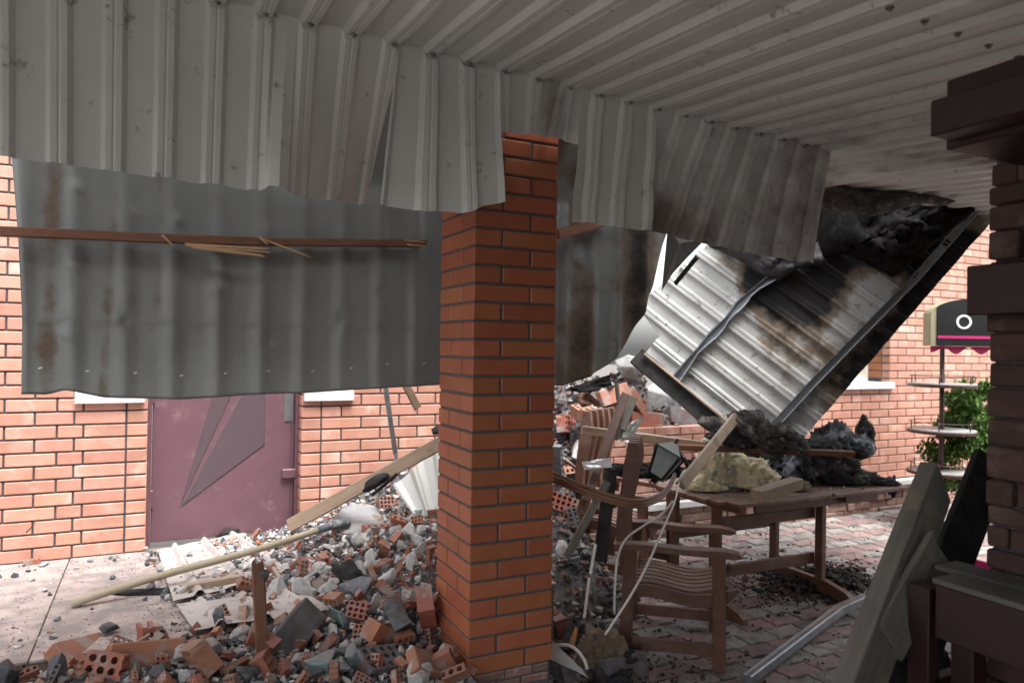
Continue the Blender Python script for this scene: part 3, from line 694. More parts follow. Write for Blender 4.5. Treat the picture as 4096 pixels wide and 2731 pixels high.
# ------------------------------------------------------------------ rubble: heights, then pieces
random.seed(3)
CP = []
for u, v, y in ((60, 1566, 2.95), (200, 1545, 3.0), (380, 1530, 3.0), (560, 1545, 2.9), (760, 1535, 2.85), (960, 1530, 2.75), (1060, 1566, 2.60), (280, 1500, 3.28), (440, 1440, 3.40), (600, 1425, 3.45), (760, 1380, 3.45), (950, 1390, 3.2), (990, 1270, 3.55),
                (850, 1310, 3.7), (700, 1320, 3.8), (900, 1230, 4.0), (985, 1190, 4.1), (800, 1215, 4.25), (880, 1175, 4.4), (960, 1130, 4.6)):
    p = onY(u, v, y); CP.append((p.x, p.y, p.z))
for x in (-.8, -.2, .2, .5): CP.append((x, 4.4, TER + (0 if x < .25 else .03))); CP.append((x, 3.9, TER + (-.01 if x < 0 else .02)))
CP += [(-.8, 3.2, .16), (-.8, 2.6, .05), (0, 2.4, .05), (.8, 2.3, .03), (-1.4, 3.0, .03), (.3, 3.6, TER), (-.3, 3.45, TER - .02), (1.2, 2.5, .10), (1.45, 2.5, .04), (-.5, 3.28, .22), (-.2, 3.25, .24), (-.9, 3.25, .15)]
for u, v, y in ((1455, 832, 5.0), (1400, 875, 4.8), (1330, 905, 4.6), (1290, 960, 4.4), (1350, 1020, 4.35), (1300, 1100, 4.1), (1290, 1200, 3.9), (1350, 1180, 3.95), (1400, 1060, 4.4), (1500, 940, 5.0), (1560, 975, 5.0), (1620, 1005, 5.0), (1690, 1040, 5.0), (1800, 1060, 5.0), (1290, 1290, 3.7), (1350, 1260, 3.8)):
    p = onY(u, v, y); CP.append((p.x, p.y, p.z))
CP += [(1.75, 3.05, 0), (1.9, 3.2, 0), (1.6, 3.12, .0), (1.56, 2.9, 0), (2.1, 3.6, .10), (2.0, 3.4, .03), (2.4, 3.5, .0), (2.3, 3.2, 0), (1.7, 3.25, .05), (2.8, 3.7, 0), (3.0, 4.0, .03), (3.0, 4.4, .06), (3.2, 4.65, .09), (3.6, 4.65, .09), (3.6, 4.2, .05), (4.2, 4.65, .1), (4.3, 4.2, .05), (4.8, 4.6, .09), (2.85, 4.6, .25), (2.7, 4.2, .12), (1.5, 4.6, .9), (2.2, 5.2, 1.3), (3.2, 5.3, 1.4), (4.0, 5.3, 1.15), (5.0, 5.2, .8), (2.6, 6.5, .9), (4.0, 6.5, .8), (1.4, 3.9, .62), (1.6, 3.6, .5), (1.35, 3.3, .3)]
def rh(x, y):
    sw = sz = 0
    for a, b, z in CP:
        d2 = (a-x)**2 + (b-y)**2 + .0015; w_ = 1 / d2 ** 1.7; sw += w_; sz += w_ * z
    return sz / sw
def base_h(x, y):
    g = gz(y)
    if y > 3.33 and x < 1.6: g = TER
    return g
def surf(x, y):
    b = base_h(x, y); h = rh(x, y) - b
    if y < 4.78 and x > 1.9: h *= max(0, min(1, (2.75 - x + .25 * (y - 3.9)) / .45))
    return b + max(h, 0)
_cache = {}
def surf_c(x, y):
    i, j = x / .04, y / .04; a, b = math.floor(i), math.floor(j); f, g = i - a, j - b; q = []
    for A in (a, a+1):
        for Bq in (b, b+1):
            k = (A, Bq)
            if k not in _cache: _cache[k] = surf(A*.04, Bq*.04)
            q.append(_cache[k])
    return q[0]*(1-f)*(1-g) + q[1]*(1-f)*g + q[2]*f*(1-g) + q[3]*f*g
def hit(u, v):
    r = ray(u, v); t = 2.4
    while t < 8:
        p = O + r * t
        if p.z < surf_c(p.x, p.y): return p
        t += .012
    return None
def rub_piece(x0, x1, y0, y1, name, step=.025):
    nx = int((x1-x0)/step); ny = int((y1-y0)/step); vs = []; fs = []
    for i in range(nx+1):
        for j in range(ny+1):
            x = lerp(x0, x1, i/nx); y = lerp(y0, y1, j/ny); z = surf_c(x, y); b = base_h(x, y)
            r = z - b; z2 = z + (.02 * N(x*9, y*9) + .012 * N(x*24, y*24)) * min(1, max(0, r * 25)) - .018 - (.08 if r < .015 else 0)
            vs.append((x, y, z2))
    for i in range(nx):
        for j in range(ny): q = i*(ny+1)+j; fs.append((q, q+ny+1, q+ny+2, q+1))
    me = mesh(name, vs, fs, m_rub, False); return me
o = struct('rubble_ground', rub_piece(-1.5, 1.75, 2.2, 4.745, 'rubble_ground')); o['kind'] = 'stuff'; o['label'] = 'fine dusty rubble filling the yard left of the brick pillar and over the terrace'; o['category'] = 'rubble'
o = struct('rubble_ground', rub_piece(1.3, 5.2, 3.1, 6.6, 'rubble_ground', .035)); o['kind'] = 'stuff'; o['label'] = 'dark rubble heap of the fallen wall rising behind the chairs'; o['category'] = 'rubble'
# prototypes
def chunk_proto(mat, sq=(1, .8, .6), n=14):
    bm = bmesh.new()
    for _ in range(n):
        p = Vector((random.gauss(0, 1), random.gauss(0, 1), random.gauss(0, 1))).normalized() * random.uniform(.42, .56)
        bm.verts.new((p.x*sq[0], p.y*sq[1], p.z*sq[2]))
    g = bmesh.ops.convex_hull(bm, input=list(bm.verts))
    bmesh.ops.delete(bm, geom=[e for e in g['geom_interior'] if isinstance(e, bmesh.types.BMVert)], context='VERTS')
    bmesh.ops.recalc_face_normals(bm, faces=list(bm.faces))
    try: bmesh.ops.bevel(bm, geom=list(bm.edges), offset=.018, segments=1, affect='EDGES')
    except Exception: pass
    me = bpy.data.meshes.new('chunk'); bm.to_mesh(me); bm.free(); me.materials.append(mat); return me
def hollow_brick(cuts, mat, full=False, ridge=False):
    """250 x 120 x 65 brick with round holes through its height, cut by rough planes"""
    bm = bmesh.new(); nx, ny, cs = 6, 3, .0395; seg = 8; r = .0135; Lx, Ly, Hz = .25, .12, .065
    mx, my = (Lx - nx*cs)/2, (Ly - ny*cs)/2
    for zi, z in enumerate((-Hz/2, Hz/2)):
        for i in range(nx):
            for j in range(ny):
                x0 = -Lx/2 + mx + i*cs; y0 = -Ly/2 + my + j*cs; x1 = x0+cs; y1 = y0+cs; cx_, cy_ = (x0+x1)/2, (y0+y1)/2
                if i == 0: x0 = -Lx/2
                if i == nx-1: x1 = Lx/2
                if j == 0: y0 = -Ly/2
                if j == ny-1: y1 = Ly/2
                outer = [(x1, cy_), (x1, y1), (cx_, y1), (x0, y1), (x0, cy_), (x0, y0), (cx_, y0), (x1, y0)]
                circ = [(cx_ + r*math.cos(k*PI/4), cy_ + r*math.sin(k*PI/4)) for k in range(8)]
                ov = [bm.verts.new((a, b, z)) for a, b in outer]; cv = [bm.verts.new((a, b, z)) for a, b in circ]
                for k in range(8):
                    f = [ov[k], ov[(k+1) % 8], cv[(k+1) % 8], cv[k]]
                    bm.faces.new(f if z > 0 else list(reversed(f)))
                if z > 0:
                    lv = [bm.verts.new((a, b, -z)) for a, b in circ]
                    for k in range(8): bm.faces.new([cv[k], cv[(k+1) % 8], lv[(k+1) % 8], lv[k]])
    nseg = 12
    bmesh.ops.remove_doubles(bm, verts=list(bm.verts), dist=.0004)
    for sgn in (-1, 1):                         # side walls
        vs_ = sorted({round(v.co.x, 5) for v in bm.verts if abs(v.co.y - sgn*Ly/2) < 1e-4})
        for a, b in zip(vs_, vs_[1:]):
            q = [bm.verts.new((a, sgn*Ly/2, -Hz/2)), bm.verts.new((b, sgn*Ly/2, -Hz/2)), bm.verts.new((b, sgn*Ly/2, Hz/2)), bm.verts.new((a, sgn*Ly/2, Hz/2))]
            bm.faces.new(q if sgn < 0 else list(reversed(q)))
        vs_ = sorted({round(v.co.y, 5) for v in bm.verts if abs(v.co.x - sgn*Lx/2) < 1e-4})
        for a, b in zip(vs_, vs_[1:]):
            q = [bm.verts.new((sgn*Lx/2, a, -Hz/2)), bm.verts.new((sgn*Lx/2, b, -Hz/2)), bm.verts.new((sgn*Lx/2, b, Hz/2)), bm.verts.new((sgn*Lx/2, a, Hz/2))]
            bm.faces.new(q if sgn > 0 else list(reversed(q)))
    bmesh.ops.remove_doubles(bm, verts=list(bm.verts), dist=.0004)
    for co_, no_ in cuts:
        g = list(bm.verts) + list(bm.edges) + list(bm.faces)
        res = bmesh.ops.bisect_plane(bm, geom=g, plane_co=co_, plane_no=no_, clear_outer=True)
        ed = [e for e in bm.edges if e.is_boundary]
        try: bmesh.ops.holes_fill(bm, edges=ed, sides=0)
        except Exception: pass
    bmesh.ops.triangulate(bm, faces=[f for f in bm.faces if len(f.verts) > 6])
    bmesh.ops.recalc_face_normals(bm, faces=list(bm.faces))
    if bm.verts:
        c = sum((v.co for v in bm.verts), Vector()) / len(bm.verts)
        for v in bm.verts:
            v.co = v.co - c; v.co += Vector((N(v.co.x*60, v.co.y*60, v.co.z*60), N(v.co.y*60, v.co.z*60, 3), N(v.co.z*60, v.co.x*60, 5))) * .0038
    me = bpy.data.meshes.new('brick_fragment'); bm.to_mesh(me); bm.free(); me.materials.append(mat); return me
def nrm(*a): return Vector(a).normalized()
HB = {}
def fragset(mat):
    return [hollow_brick([((.02, 0, 0), nrm(1, .15, .1))], mat), hollow_brick([((-.03, 0, 0), nrm(1, .3, -.2))], mat),
            hollow_brick([((0, .0, 0), nrm(0, 1, .03)), ((.04, 0, 0), nrm(1, -.1, .3))], mat), hollow_brick([((-.04, 0, 0), nrm(1, .4, .1)), ((0, .03, 0), nrm(.1, 1, .3))], mat),
            hollow_brick([((0, -.02, 0), nrm(0, 1, .0)), ((-.02, 0, 0), nrm(1, 0, .2))], mat), hollow_brick([((.0, .035, 0), nrm(.2, 1, .5))], mat),
            hollow_brick([((-.06, 0, 0), nrm(1, -.3, .3)), ((0, 0, .01), nrm(.3, .3, 1))], mat), hollow_brick([((-.078, 0, 0), nrm(1, 0, 0))], mat),
            hollow_brick([((0, -.02, 0), nrm(.05, 1, 0))], mat)]
FR = fragset(m_frag); FD = fragset(m_fragd)
HBR = hollow_brick([], m_frag); HBD = hollow_brick([], m_fragd)
SOL = mesh('brick_fragment', *chamv(.25, .12, .065, .005), m_frag); SOLD = mesh('brick_fragment', *chamv(.25, .12, .088, .006), m_fragd)
CH = [chunk_proto(m_conc, (1, random.uniform(.6, .9), random.uniform(.4, .75)), random.choice((10, 14, 18))) for _ in range(8)]
SG = [chunk_proto(m_slag, (1, random.uniform(.6, .95), random.uniform(.4, .75)), random.choice((10, 14, 18))) for _ in range(8)]
GLS = [chunk_proto(m_glass, (1, .6, .5), 12) for _ in range(3)]
def rr(): return Euler((random.uniform(-PI, PI), random.uniform(-PI, PI), random.uniform(-PI, PI))).to_matrix().to_4x4()
def put(name, me, p, s=1, rot=None, label=None, cat=None, group=None):
    q = rot if rot is not None else rr()
    mw = Matrix.Translation(p) @ q @ Matrix.Scale(s, 4)
    o = obj(name, me, None, mw)
    if label: tag(o, label, cat, group)
    return o
def E(a, b, c): return Euler((math.radians(a), math.radians(b), math.radians(c))).to_matrix().to_4x4()
taken = []
def hero(u, v, me, s, rot, label, name='brick_fragment', cat='brick', up=.02):
    p = hit(u, v)
    if p is None: return
    taken.append((p.x, p.y, .06))
    return put(name, me, p + Vector((0, 0, up)), s, rot, label, cat)
# heroes: left foreground
hero(185, 1512, SOL, 1, E(38, 12, 55), 'whole orange brick with faint marks tipped up against the terrace edge at the lower left', 'brick')
hero(335, 1530, SOL, 1.05, E(70, 8, 12), 'large red brick with dark slate flakes lying on its top in front of the terrace', 'brick', up=.03)
hero(455, 1535, HBR, 1, E(60, 20, 100), 'upright red brick with holes between the slate topped brick and the split post', 'brick', up=.04)
hero(355, 1472, FR[3], 1.1, E(75, 0, 20), 'jagged hollow brick piece with five round holes beside the terrace edge')
hero(246, 1552, FR[0], .95, E(70, 10, -20), 'half hollow brick with holes facing up at the bottom left corner')
hero(40, 1556, FR[8], 1, E(10, 20, 30), 'dull red brick slab cut by the bottom left corner of the photo')
hero(672, 1478, SOLD, 1.1, E(50, -25, 40), 'big brown black scorched brick leaning just right of the split post', 'brick', up=.04)
hero(610, 1540, FR[0], .8, E(60, 5, 70), 'small hollow brick corner with six holes at the foot of the split post')
hero(912, 1440, HBD, 1.1, E(62, 30, 70), 'grey coated hollow brick with two rows of holes standing on end near the pillar', 'brick', up=.04)
hero(982, 1435, HBR, 1.05, E(75, 50, 60), 'red hollow brick leaning with its holed face against the brick pillar', 'brick', up=.05)
hero(885, 1478, FR[2], 1.3, E(10, 30, 30), 'ridged red brick half lying below the grey coated hollow brick', up=.03)
hero(890, 1530, HBD, 1, E(25, 10, 20), 'sooty brick slab patterned with faint holes at the bottom near the pillar', 'brick', up=.02)
hero(985, 1540, SOL, .8, E(40, 30, 20), 'rusty red brick block between the sooty slab and the pillar foot', 'brick')
hero(1028, 1546, FR[4], 1.1, E(20, 60, 0), 'ridged brick piece standing beside the stone foot of the pillar', up=.03)
hero(752, 1545, GLS[0], .2, E(20, 0, 10), 'thick slab of dull teal glass at the bottom edge among bricks', 'glass_lump', 'glass', .04)
hero(812, 1530, GLS[1], .17, E(80, 20, 60), 'upright teal shard of glass beside the thick teal slab', 'glass_lump', 'glass', .05)
hero(765, 1440, GLS[2], .22, E(10, 20, 30), 'clear teal glass lump above the scorched brown brick', 'glass_lump', 'glass', .03)
hero(967, 1186, GLS[0], .15, E(0, 0, 0), 'pale teal glass lump near the foot of the white ribbed sheet', 'glass_lump', 'glass')
hero(492, 1508, CH[0], .16, E(50, 10, 0), 'flat white plaster piece next to the upright hollow brick', 'plaster_chunk', 'rubble')
hero(545, 1465, CH[1], .12, None, 'pale plaster lump just left of the split post foot', 'plaster_chunk', 'rubble')
hero(700, 1432, CH[2], .14, None, 'grey rounded concrete lump right of the split post', 'concrete_chunk', 'rubble')
hero(885, 1350, CH[3], .15, None, 'rough grey concrete lump halfway up the rubble slope left of the pillar', 'concrete_chunk', 'rubble', .04)
hero(243, 1458, SG[1], .11, E(0, 0, 0), 'lone black charcoal lump resting on the terrace edge', 'charcoal_lump', 'charcoal', .03)
hero(700, 1352, SOL, .42, E(15, 10, 30), 'small square cut brick stub in the middle of the rubble slope')
hero(742, 1312, FR[7], .95, E(-80, 0, 15), 'short brick stub showing two round holes on the rubble slope', up=.03)
hero(737, 1360, FR[7], .85, E(60, 20, 80), 'brick stub with one hole below the two holed stub')
hero(868, 1228, FR[2], 1, E(5, 5, 10), 'ridged red half brick lying right below the shovel blade', up=.02)
hero(895, 1162, HBR, .62, E(65, 5, 5), 'honeycomb end of a hollow brick at the foot of the white ribbed sheet', up=.02)
hero(918, 1250, FR[4], 1, E(20, 40, 40), 'ridged brick piece right of the half brick under the shovel blade')
hero(925, 1210, FR[2], .9, E(20, 20, -10), 'ridged broken brick between the shovel blade and the pillar')
hero(820, 1365, SG[3], .2, E(30, 0, 0), 'long dark blue slag boulder in the rubble above the teal glass', 'slag_lump', 'rubble')
hero(75, 1296, FR[2], .5, E(0, 0, 10), 'orange brick shard lying on the terrace against the left wall', up=.012)
# heroes: heap behind the pillar
hero(1360, 958, HBR, 1.25, E(12, -4, -6), 'whole hollow brick lying level near the top of the heap right of the pillar', 'brick', up=.05)
hero(1308, 990, HBR, 1.15, E(80, 10, 30), 'hollow brick on end beside the pillar with its holed face outward', 'brick', up=.05)
hero(1312, 1088, FR[2], 1.1, E(60, 0, 10), 'bright orange ridged brick half lodged right of the pillar', up=.03)
hero(1482, 978, SOL, 1.15, E(80, 4, -6), 'red brick with mortar on it lying under the folded grey sheet', 'brick', up=.04)
hero(1568, 980, SOLD, 1.35, E(60, 15, -4), 'long dark red brick sliding down beside the black beam', 'brick', up=.05)
hero(1583, 950, SOLD, .95, E(70, 15, -10), 'sooty ribbed brick resting against the black beam', 'brick', up=.07)
hero(1410, 922, SOL, 1.1, E(70, -15, 0), 'pinkish broken brick behind the bent thin strip', 'brick', up=.05)
hero(1460, 935, SOL, .9, E(70, 50, 0), 'narrow reddish brick tipped behind the crossing boards', 'brick', up=.05)
hero(1466, 822, FR[2], .8, E(70, 0, 0), 'dark red brick stub at the very top of the heap', up=.06)
hero(1447, 858, CH[4], .34, E(20, 30, 0), 'bright white plaster slab at the top of the heap', 'plaster_slab', 'plaster', .06)
hero(1525, 945, CH[5], .46, E(20, 55, 10), 'long rounded concrete slab leaning right of the crossing boards', 'concrete_slab', 'concrete', .08)
hero(1345, 1035, CH[3], .36, E(0, -30, 10), 'grey broken concrete cylinder in the heap behind the bent profile', 'concrete_chunk', 'concrete', .03)
hero(1385, 975, CH[6], .22, E(0, 0, 10), 'pale cement lump behind the pine batten end', 'concrete_chunk', 'concrete', .03)
hero(1285, 1165, HBR, .9, E(70, 20, -20), 'red hollow brick with round holes low in the heap beside the pillar', 'brick', up=.03)
hero(1292, 1285, CH[0], .18, E(60, 30, 0), 'flat pink plaster shard at the heap foot beside the pillar', 'plaster_chunk', 'plaster', .05)
hero(1400, 1212, FR[3], 1, E(40, 0, 0), 'orange broken brick at the foot of the heap next to the chair back')
# scatter by zones
LM_ = [(60, 1545, 'the bottom left corner'), (185, 1505, 'the marked orange brick'), (335, 1525, 'the slate topped brick'), (455, 1525, 'the upright hollow brick'), (605, 1450, 'the split post'), (672, 1478, 'the scorched brown brick'), (765, 1440, 'the clear teal glass lump'),
       (752, 1545, 'the thick teal glass slab'), (912, 1440, 'the grey coated hollow brick'), (982, 1440, 'the brick leaning on the pillar'), (890, 1530, 'the sooty patterned slab'), (1028, 1546, 'the stone foot of the pillar'), (820, 1362, 'the long dark slag boulder'), (742, 1312, 'the two holed brick stub'),
       (700, 1352, 'the square brick stub'), (885, 1350, 'the rough grey concrete lump'), (868, 1228, 'the ridged half brick'), (800, 1195, 'the shovel blade'), (895, 1165, 'the honeycomb brick end'), (967, 1186, 'the pale teal glass lump'), (975, 1300, 'the pillar edge'), (460, 1300, 'the dusty ribbed sheet'), (528, 1228, 'the door foot'),
       (250, 1360, 'the lower shovel handle end'), (480, 1345, 'the short weathered board'), (560, 1400, 'the terrace edge sheet'), (650, 1235, 'the upper shovel handle'), (350, 1475, 'the terrace edge'),
       (1360, 955, 'the level hollow brick'), (1308, 990, 'the end standing hollow brick'), (1447, 858, 'the white plaster slab'), (1525, 945, 'the long rounded slab'), (1345, 1035, 'the broken concrete cylinder'), (1312, 1088, 'the orange ridged brick'), (1568, 985, 'the long dark brick'), (1630, 940, 'the black beam'), (1480, 1010, 'the level pine board'),
       (1285, 1165, 'the low hollow brick'), (1350, 1200, 'the propped splintered board'), (1400, 1212, 'the foot of the heap'), (1290, 1270, 'the pink plaster shard')]
ADJ = {'FR': ['half', 'cut', 'corner of a', 'wedge of a', 'narrow', 'nearly whole', 'small wedge of a', 'stub of a', 'slim'], 'o': ['blocky', 'rounded', 'flat', 'jagged', 'sharp edged', 'lumpy', 'long', 'squarish']}
def scatter(n, polyfn, protos, smin, smax, name, label, cat, group, up=.3, seed=1, sizepow=2.2, maxrej=40):
    random.seed(seed); k = 0; tr = 0
    while k < n and tr < n * maxrej:
        tr += 1
        u, v = polyfn()
        if u is None: continue
        p = hit(u, v)
        if p is None: continue
        s = smin + (smax - smin) * random.random() ** sizepow
        if any((p.x-a)**2 + (p.y-b)**2 < (r_ * .6 + s*.08)**2 for a, b, r_ in taken[-400:]): continue
        taken.append((p.x, p.y, s * .22))
        pi = random.randrange(len(protos)); isb = protos is FR or protos is FD
        lm = min(LM_, key=lambda q: (q[0]-u)**2 + (q[1]-v)**2); du, dv = u - lm[0], v - lm[1]
        side = ('right of' if du > 0 else 'left of') if abs(du) > abs(dv) else ('below' if dv > 0 else 'above')
        if abs(du) + abs(dv) < 14: side = 'touching'
        szw = ('big', 'mid sized', 'small', 'tiny')[0 if s > lerp(smin, smax, .6) else 1 if s > lerp(smin, smax, .3) else 2 if s > lerp(smin, smax, .1) else 3]
        lb = f"{szw} {ADJ['FR' if isb else 'o'][pi % 8]} {label} {side} {lm[2]}"
        put(name, protos[pi], p + Vector((0, 0, s * up * (.25 if isb else 1))), s, None, lb, cat, group); k += 1
def zone_front():
    u = random.uniform(0, 1085); v = random.uniform(1400, 1590)
    lim = 1522 - (u * .195 if u < 430 else 84 + (u - 430) * .17)
    if v < lim + (40 if u < 430 else 4) or (u > 1010 and v < 1480): return None, None
    return u, v
def zone_mid():
    u = random.uniform(560, 1003); v = random.uniform(1190, 1400)
    if v < 1400 - (u - 400) * .38 or v < 1235 - (u-700)*.2: return None, None
    return u, v
def zone_terr():
    u = random.uniform(330, 900); v = random.uniform(1205, 1400)
    if v < 1262 - (u-330)*.12 or v > 1400 - abs(u-520) * .10: return None, None
    return u, v
def zone_heap():
    u = random.uniform(1272, 1700); v = random.uniform(830, 1330)
    if v < 905 - (u - 1280) * .42 and u < 1460: return None, None
    if u > 1460 and v < 830 + (u-1460) * .85: return None, None
    if u > 1400 and v > 1090: return None, None
    if v > 1330 - (u-1272)*.5: return None, None
    return u, v
scatter(75, zone_front, FR, .4, .85, 'brick_fragment', 'red hollow brick', 'brick', 'brick pieces in front of the terrace', seed=31)
scatter(60, zone_front, FD, .45, .95, 'brick_fragment', 'soot darkened brick', 'brick', 'sooty brick pieces in front of the terrace', seed=32)
scatter(80, zone_front, CH, .03, .14, 'plaster_chunk', 'pale plaster chunk', 'rubble', 'plaster chunks in front of the terrace', seed=33)
scatter(95, zone_front, SG, .03, .15, 'slag_lump', 'blue grey slag stone', 'rubble', 'slag stones in front of the terrace', seed=34)
scatter(46, zone_mid, FR, .3, .65, 'brick_fragment', 'red brick', 'brick', 'brick pieces on the rubble slope', seed=35)
scatter(105, zone_mid, CH, .035, .15, 'plaster_chunk', 'white plaster chunk', 'rubble', 'plaster chunks on the rubble slope', seed=36)
scatter(62, zone_mid, SG, .03, .11, 'slag_lump', 'grey slag stone', 'rubble', 'slag stones on the rubble slope', seed=37)
scatter(40, zone_terr, FR, .16, .38, 'brick_fragment', 'orange brick shard', 'brick', 'brick shards on the terrace', seed=38)
scatter(80, zone_terr, CH, .022, .085, 'plaster_chunk', 'white plaster bit', 'rubble', 'plaster bits on the terrace', seed=39)
scatter(66, zone_terr, SG, .022, .08, 'slag_lump', 'grey pebble', 'rubble', 'grey pebbles on the terrace', seed=40)
scatter(55, zone_heap, FD, .5, 1.05, 'brick_fragment', 'sooty brick', 'brick', 'sooty bricks in the dark heap', seed=41)
scatter(12, zone_heap, FR, .5, 1.0, 'brick_fragment', 'clean red brick', 'brick', 'red bricks in the dark heap', seed=42)
scatter(14, zone_heap, CH, .05, .2, 'plaster_chunk', 'pale plaster chunk', 'rubble', 'plaster chunks in the dark heap', seed=43)
scatter(38, zone_heap, SG, .05, .22, 'slag_lump', 'dark slag stone', 'rubble', 'slag stones in the dark heap', seed=44)
# countless small stuff
def pebbles(name, n, sample, smin, smax, mat, label, seed, flat=.6, pw=2.5):
    random.seed(seed); protos = []
    for _ in range(6):
        bm = bmesh.new()
        for _ in range(9):
            p = Vector((random.gauss(0, 1), random.gauss(0, 1), random.gauss(0, 1))).normalized() * .5; bm.verts.new((p.x, p.y*.8, p.z*flat))
        bmesh.ops.convex_hull(bm, input=list(bm.verts)); loose = [v for v in bm.verts if not v.link_faces]
        for v in loose: bm.verts.remove(v)
        bm.verts.index_update(); protos.append(([v.co.copy() for v in bm.verts], [tuple(v.index for v in f.verts) for f in bm.faces])); bm.free()
    vs = []; fs = []; k = 0
    for _ in range(n * 6):
        if k >= n: break
        q = sample()
        if q is None: continue
        x, y, z = q; s = smin + (smax - smin) * random.random() ** pw
        R = Euler((random.uniform(-.5, .5), random.uniform(-.5, .5), random.uniform(0, 6.28))).to_matrix(); V, F = random.choice(protos); o_ = len(vs)
        for v in V: w_ = R @ (v * s); vs.append((x + w_.x, y + w_.y, z + s*.15 + w_.z))
        fs += [tuple(i + o_ for i in f) for f in F]; k += 1
    o = obj(name, mesh(name, vs, fs, mat)); o['kind'] = 'stuff'; o['label'] = label; o['category'] = 'rubble'; return o
def s_left():
    x = random.uniform(-1.1, 1.65); y = random.uniform(2.3, 4.72); z = surf_c(x, y); r = z - base_h(x, y)
    t = min(1, max(0, (x + .05) / .5)) if y > 3.33 else 1
    if y > 3.33 and r < .015 and random.random() > .05 + .65 * t * (1 if y > 3.5 or x > .6 else .25): return None
    if y > 3.33 and x < .2 and abs(y - 4.7) > .15 and random.random() > .35: return None
    return x, y, z
pebbles('small_rubble', 17000, s_left, .006, .06, m_peb, 'mixed small rubble of brick, plaster and slag left of the brick pillar', 51)
def s_fine():
    x = random.uniform(-1.0, 1.3); y = random.uniform(3.35, 4.74)
    k = .25 + .5 * N(x*2.2, y*2.2, 5) + max(0, x*.5)
    if random.random() > k: return None
    return x, y, surf_c(x, y) - .002
pebbles('fine_grit', 14000, s_fine, .003, .014, m_peb, 'fine grit and dust scattered on the terrace slabs', 52)
def s_heap():
    x = random.uniform(1.55, 4.6); y = random.uniform(3.2, 5.4); z = surf_c(x, y)
    if z - base_h(x, y) < .012 and random.random() > .03: return None
    return x, y, z
DK2 = M('dark rubble', (.1, .1, .1), (.06, .055, .05), 30, .9, .5, 120, island=True, rnd=.3, ci=[(.05, .05, .055), (.12, .11, .10), (.03, .03, .03), (.25, .10, .06), (.08, .075, .07), (.3, .28, .26), (.04, .04, .045), (.16, .09, .07)])
pebbles('dark_small_rubble', 9000, s_heap, .01, .07, DK2, 'dark sooty small rubble covering the heap behind the chairs', 53)
def s_pave():
    if random.random() < .5: x = random.gauss(4.1, .3); y = random.gauss(3.6, .18)
    elif random.random() < .5: x = random.gauss(2.0, .35); y = random.gauss(2.9, .4)
    else: x = random.uniform(1.5, 7); y = random.uniform(1.2, 4.7)
    return x, y, gz(y) + .004
pebbles('charred_crumbs', 9000, s_pave, .005, .034, m_ash, 'black charred crumbs scattered over the wavy pavers', 54, pw=3.2)
def s_pile():
    x = random.gauss(4.12, .2); y = random.gauss(3.55, .10); d = ((x-4.12)/.32)**2 + ((y-3.55)/.17)**2
    return x, y, gz(y) + max(0, .07 * (1 - d*.6)) * random.random()
pebbles('charred_pile', 900, s_pile, .02, .085, m_ash, 'low pile of black charred lumps on the pavers behind the table trestle', 55, pw=1.5)
# ------------------------------------------------------------------ things on the left
sv = empty('shovel', hit(165, 1385) or Vector((0, 3.5, .4)), 'shovel with a long pale round wooden handle lying across the terrace rubble', 'shovel')
h0 = onZ(165, 1386, TER + .02); h1 = onY(745, 1212, 4.12)
obj('handle', tube_mesh('handle', [h0.lerp(h1, i/8) + Vector((0, 0, .008*math.sin(i*.8))) for i in range(9)], .019, M('pale shovel handle', (.42, .36, .26), (.33, .28, .19), 5, .6, .4, 30)), sv)
h2 = onY(768, 1204, 4.15); h3 = onY(800, 1200, 4.18)
obj('socket', tube_mesh('socket', [h1 - (h1-h0).normalized()*.04, h1, h2, h3], .021, m_slag, taper=.03), sv)
vs = []; fs = []; bc = onY(823, 1195, 4.2); ax = (h1 - h0).normalized(); sx = ax.cross(Vector((0, -.5, .8))).normalized(); un = sx.cross(ax).normalized()
for i in range(11):
    t = i/10; wd = .115 * (math.sqrt(max(0, 1 - max(0, (t-.45)/.55)**2)) if t > .45 else min(1, .55 + t*1.6))
    for j in range(9):
        s = j/4 - 1; vs.append(bc + ax * (t*.29 - .13) + sx * (wd * s) + un * (.022 * s*s - .015 + .01*math.sin(t*3)))
for i in range(10):
    for j in range(8): fs.append((i*9+j, i*9+j+1, i*9+10+j, i*9+9+j))
solid(obj('blade', mesh('blade', vs, fs, M('dusty shovel steel', (.36, .36, .36), (.26, .26, .27), 12, .6, .3, 60, c3=(.22, .15, .11), s3=9, t3=.6), True), sv), .004)
pk = tag(beam('plank', onY(660, 1210, 4.35), onY(1030, 1008, 3.9), .075, .03, m_pine, up=(0, -1, .5), rag0=.03), 'long pale plank rising from the shovel up to the pillar beside the white ribbed sheet', 'plank')
tag(crumple('charred_lump', onY(866, 1108, 4.05), (.085, .04, .045), m_char, 9, rot=(0, -.5, 0), amp=.2, freq=3.4, sub=3), 'black charred wood lump lying on the long pale plank', 'charcoal')
tag(beam('charred_splint', onY(850, 1140, 4.02), onY(912, 1088, 3.98), .035, .015, m_char, rag0=.02, rag1=.02, wob=.004), 'thin charred splint beneath the charred lump on the plank', 'stick')
wr = empty('white_ribbed_sheet', onY(960, 1120, 4.2), 'bright white ribbed metal sheet leaning between the plank and the pillar', 'metal sheet')
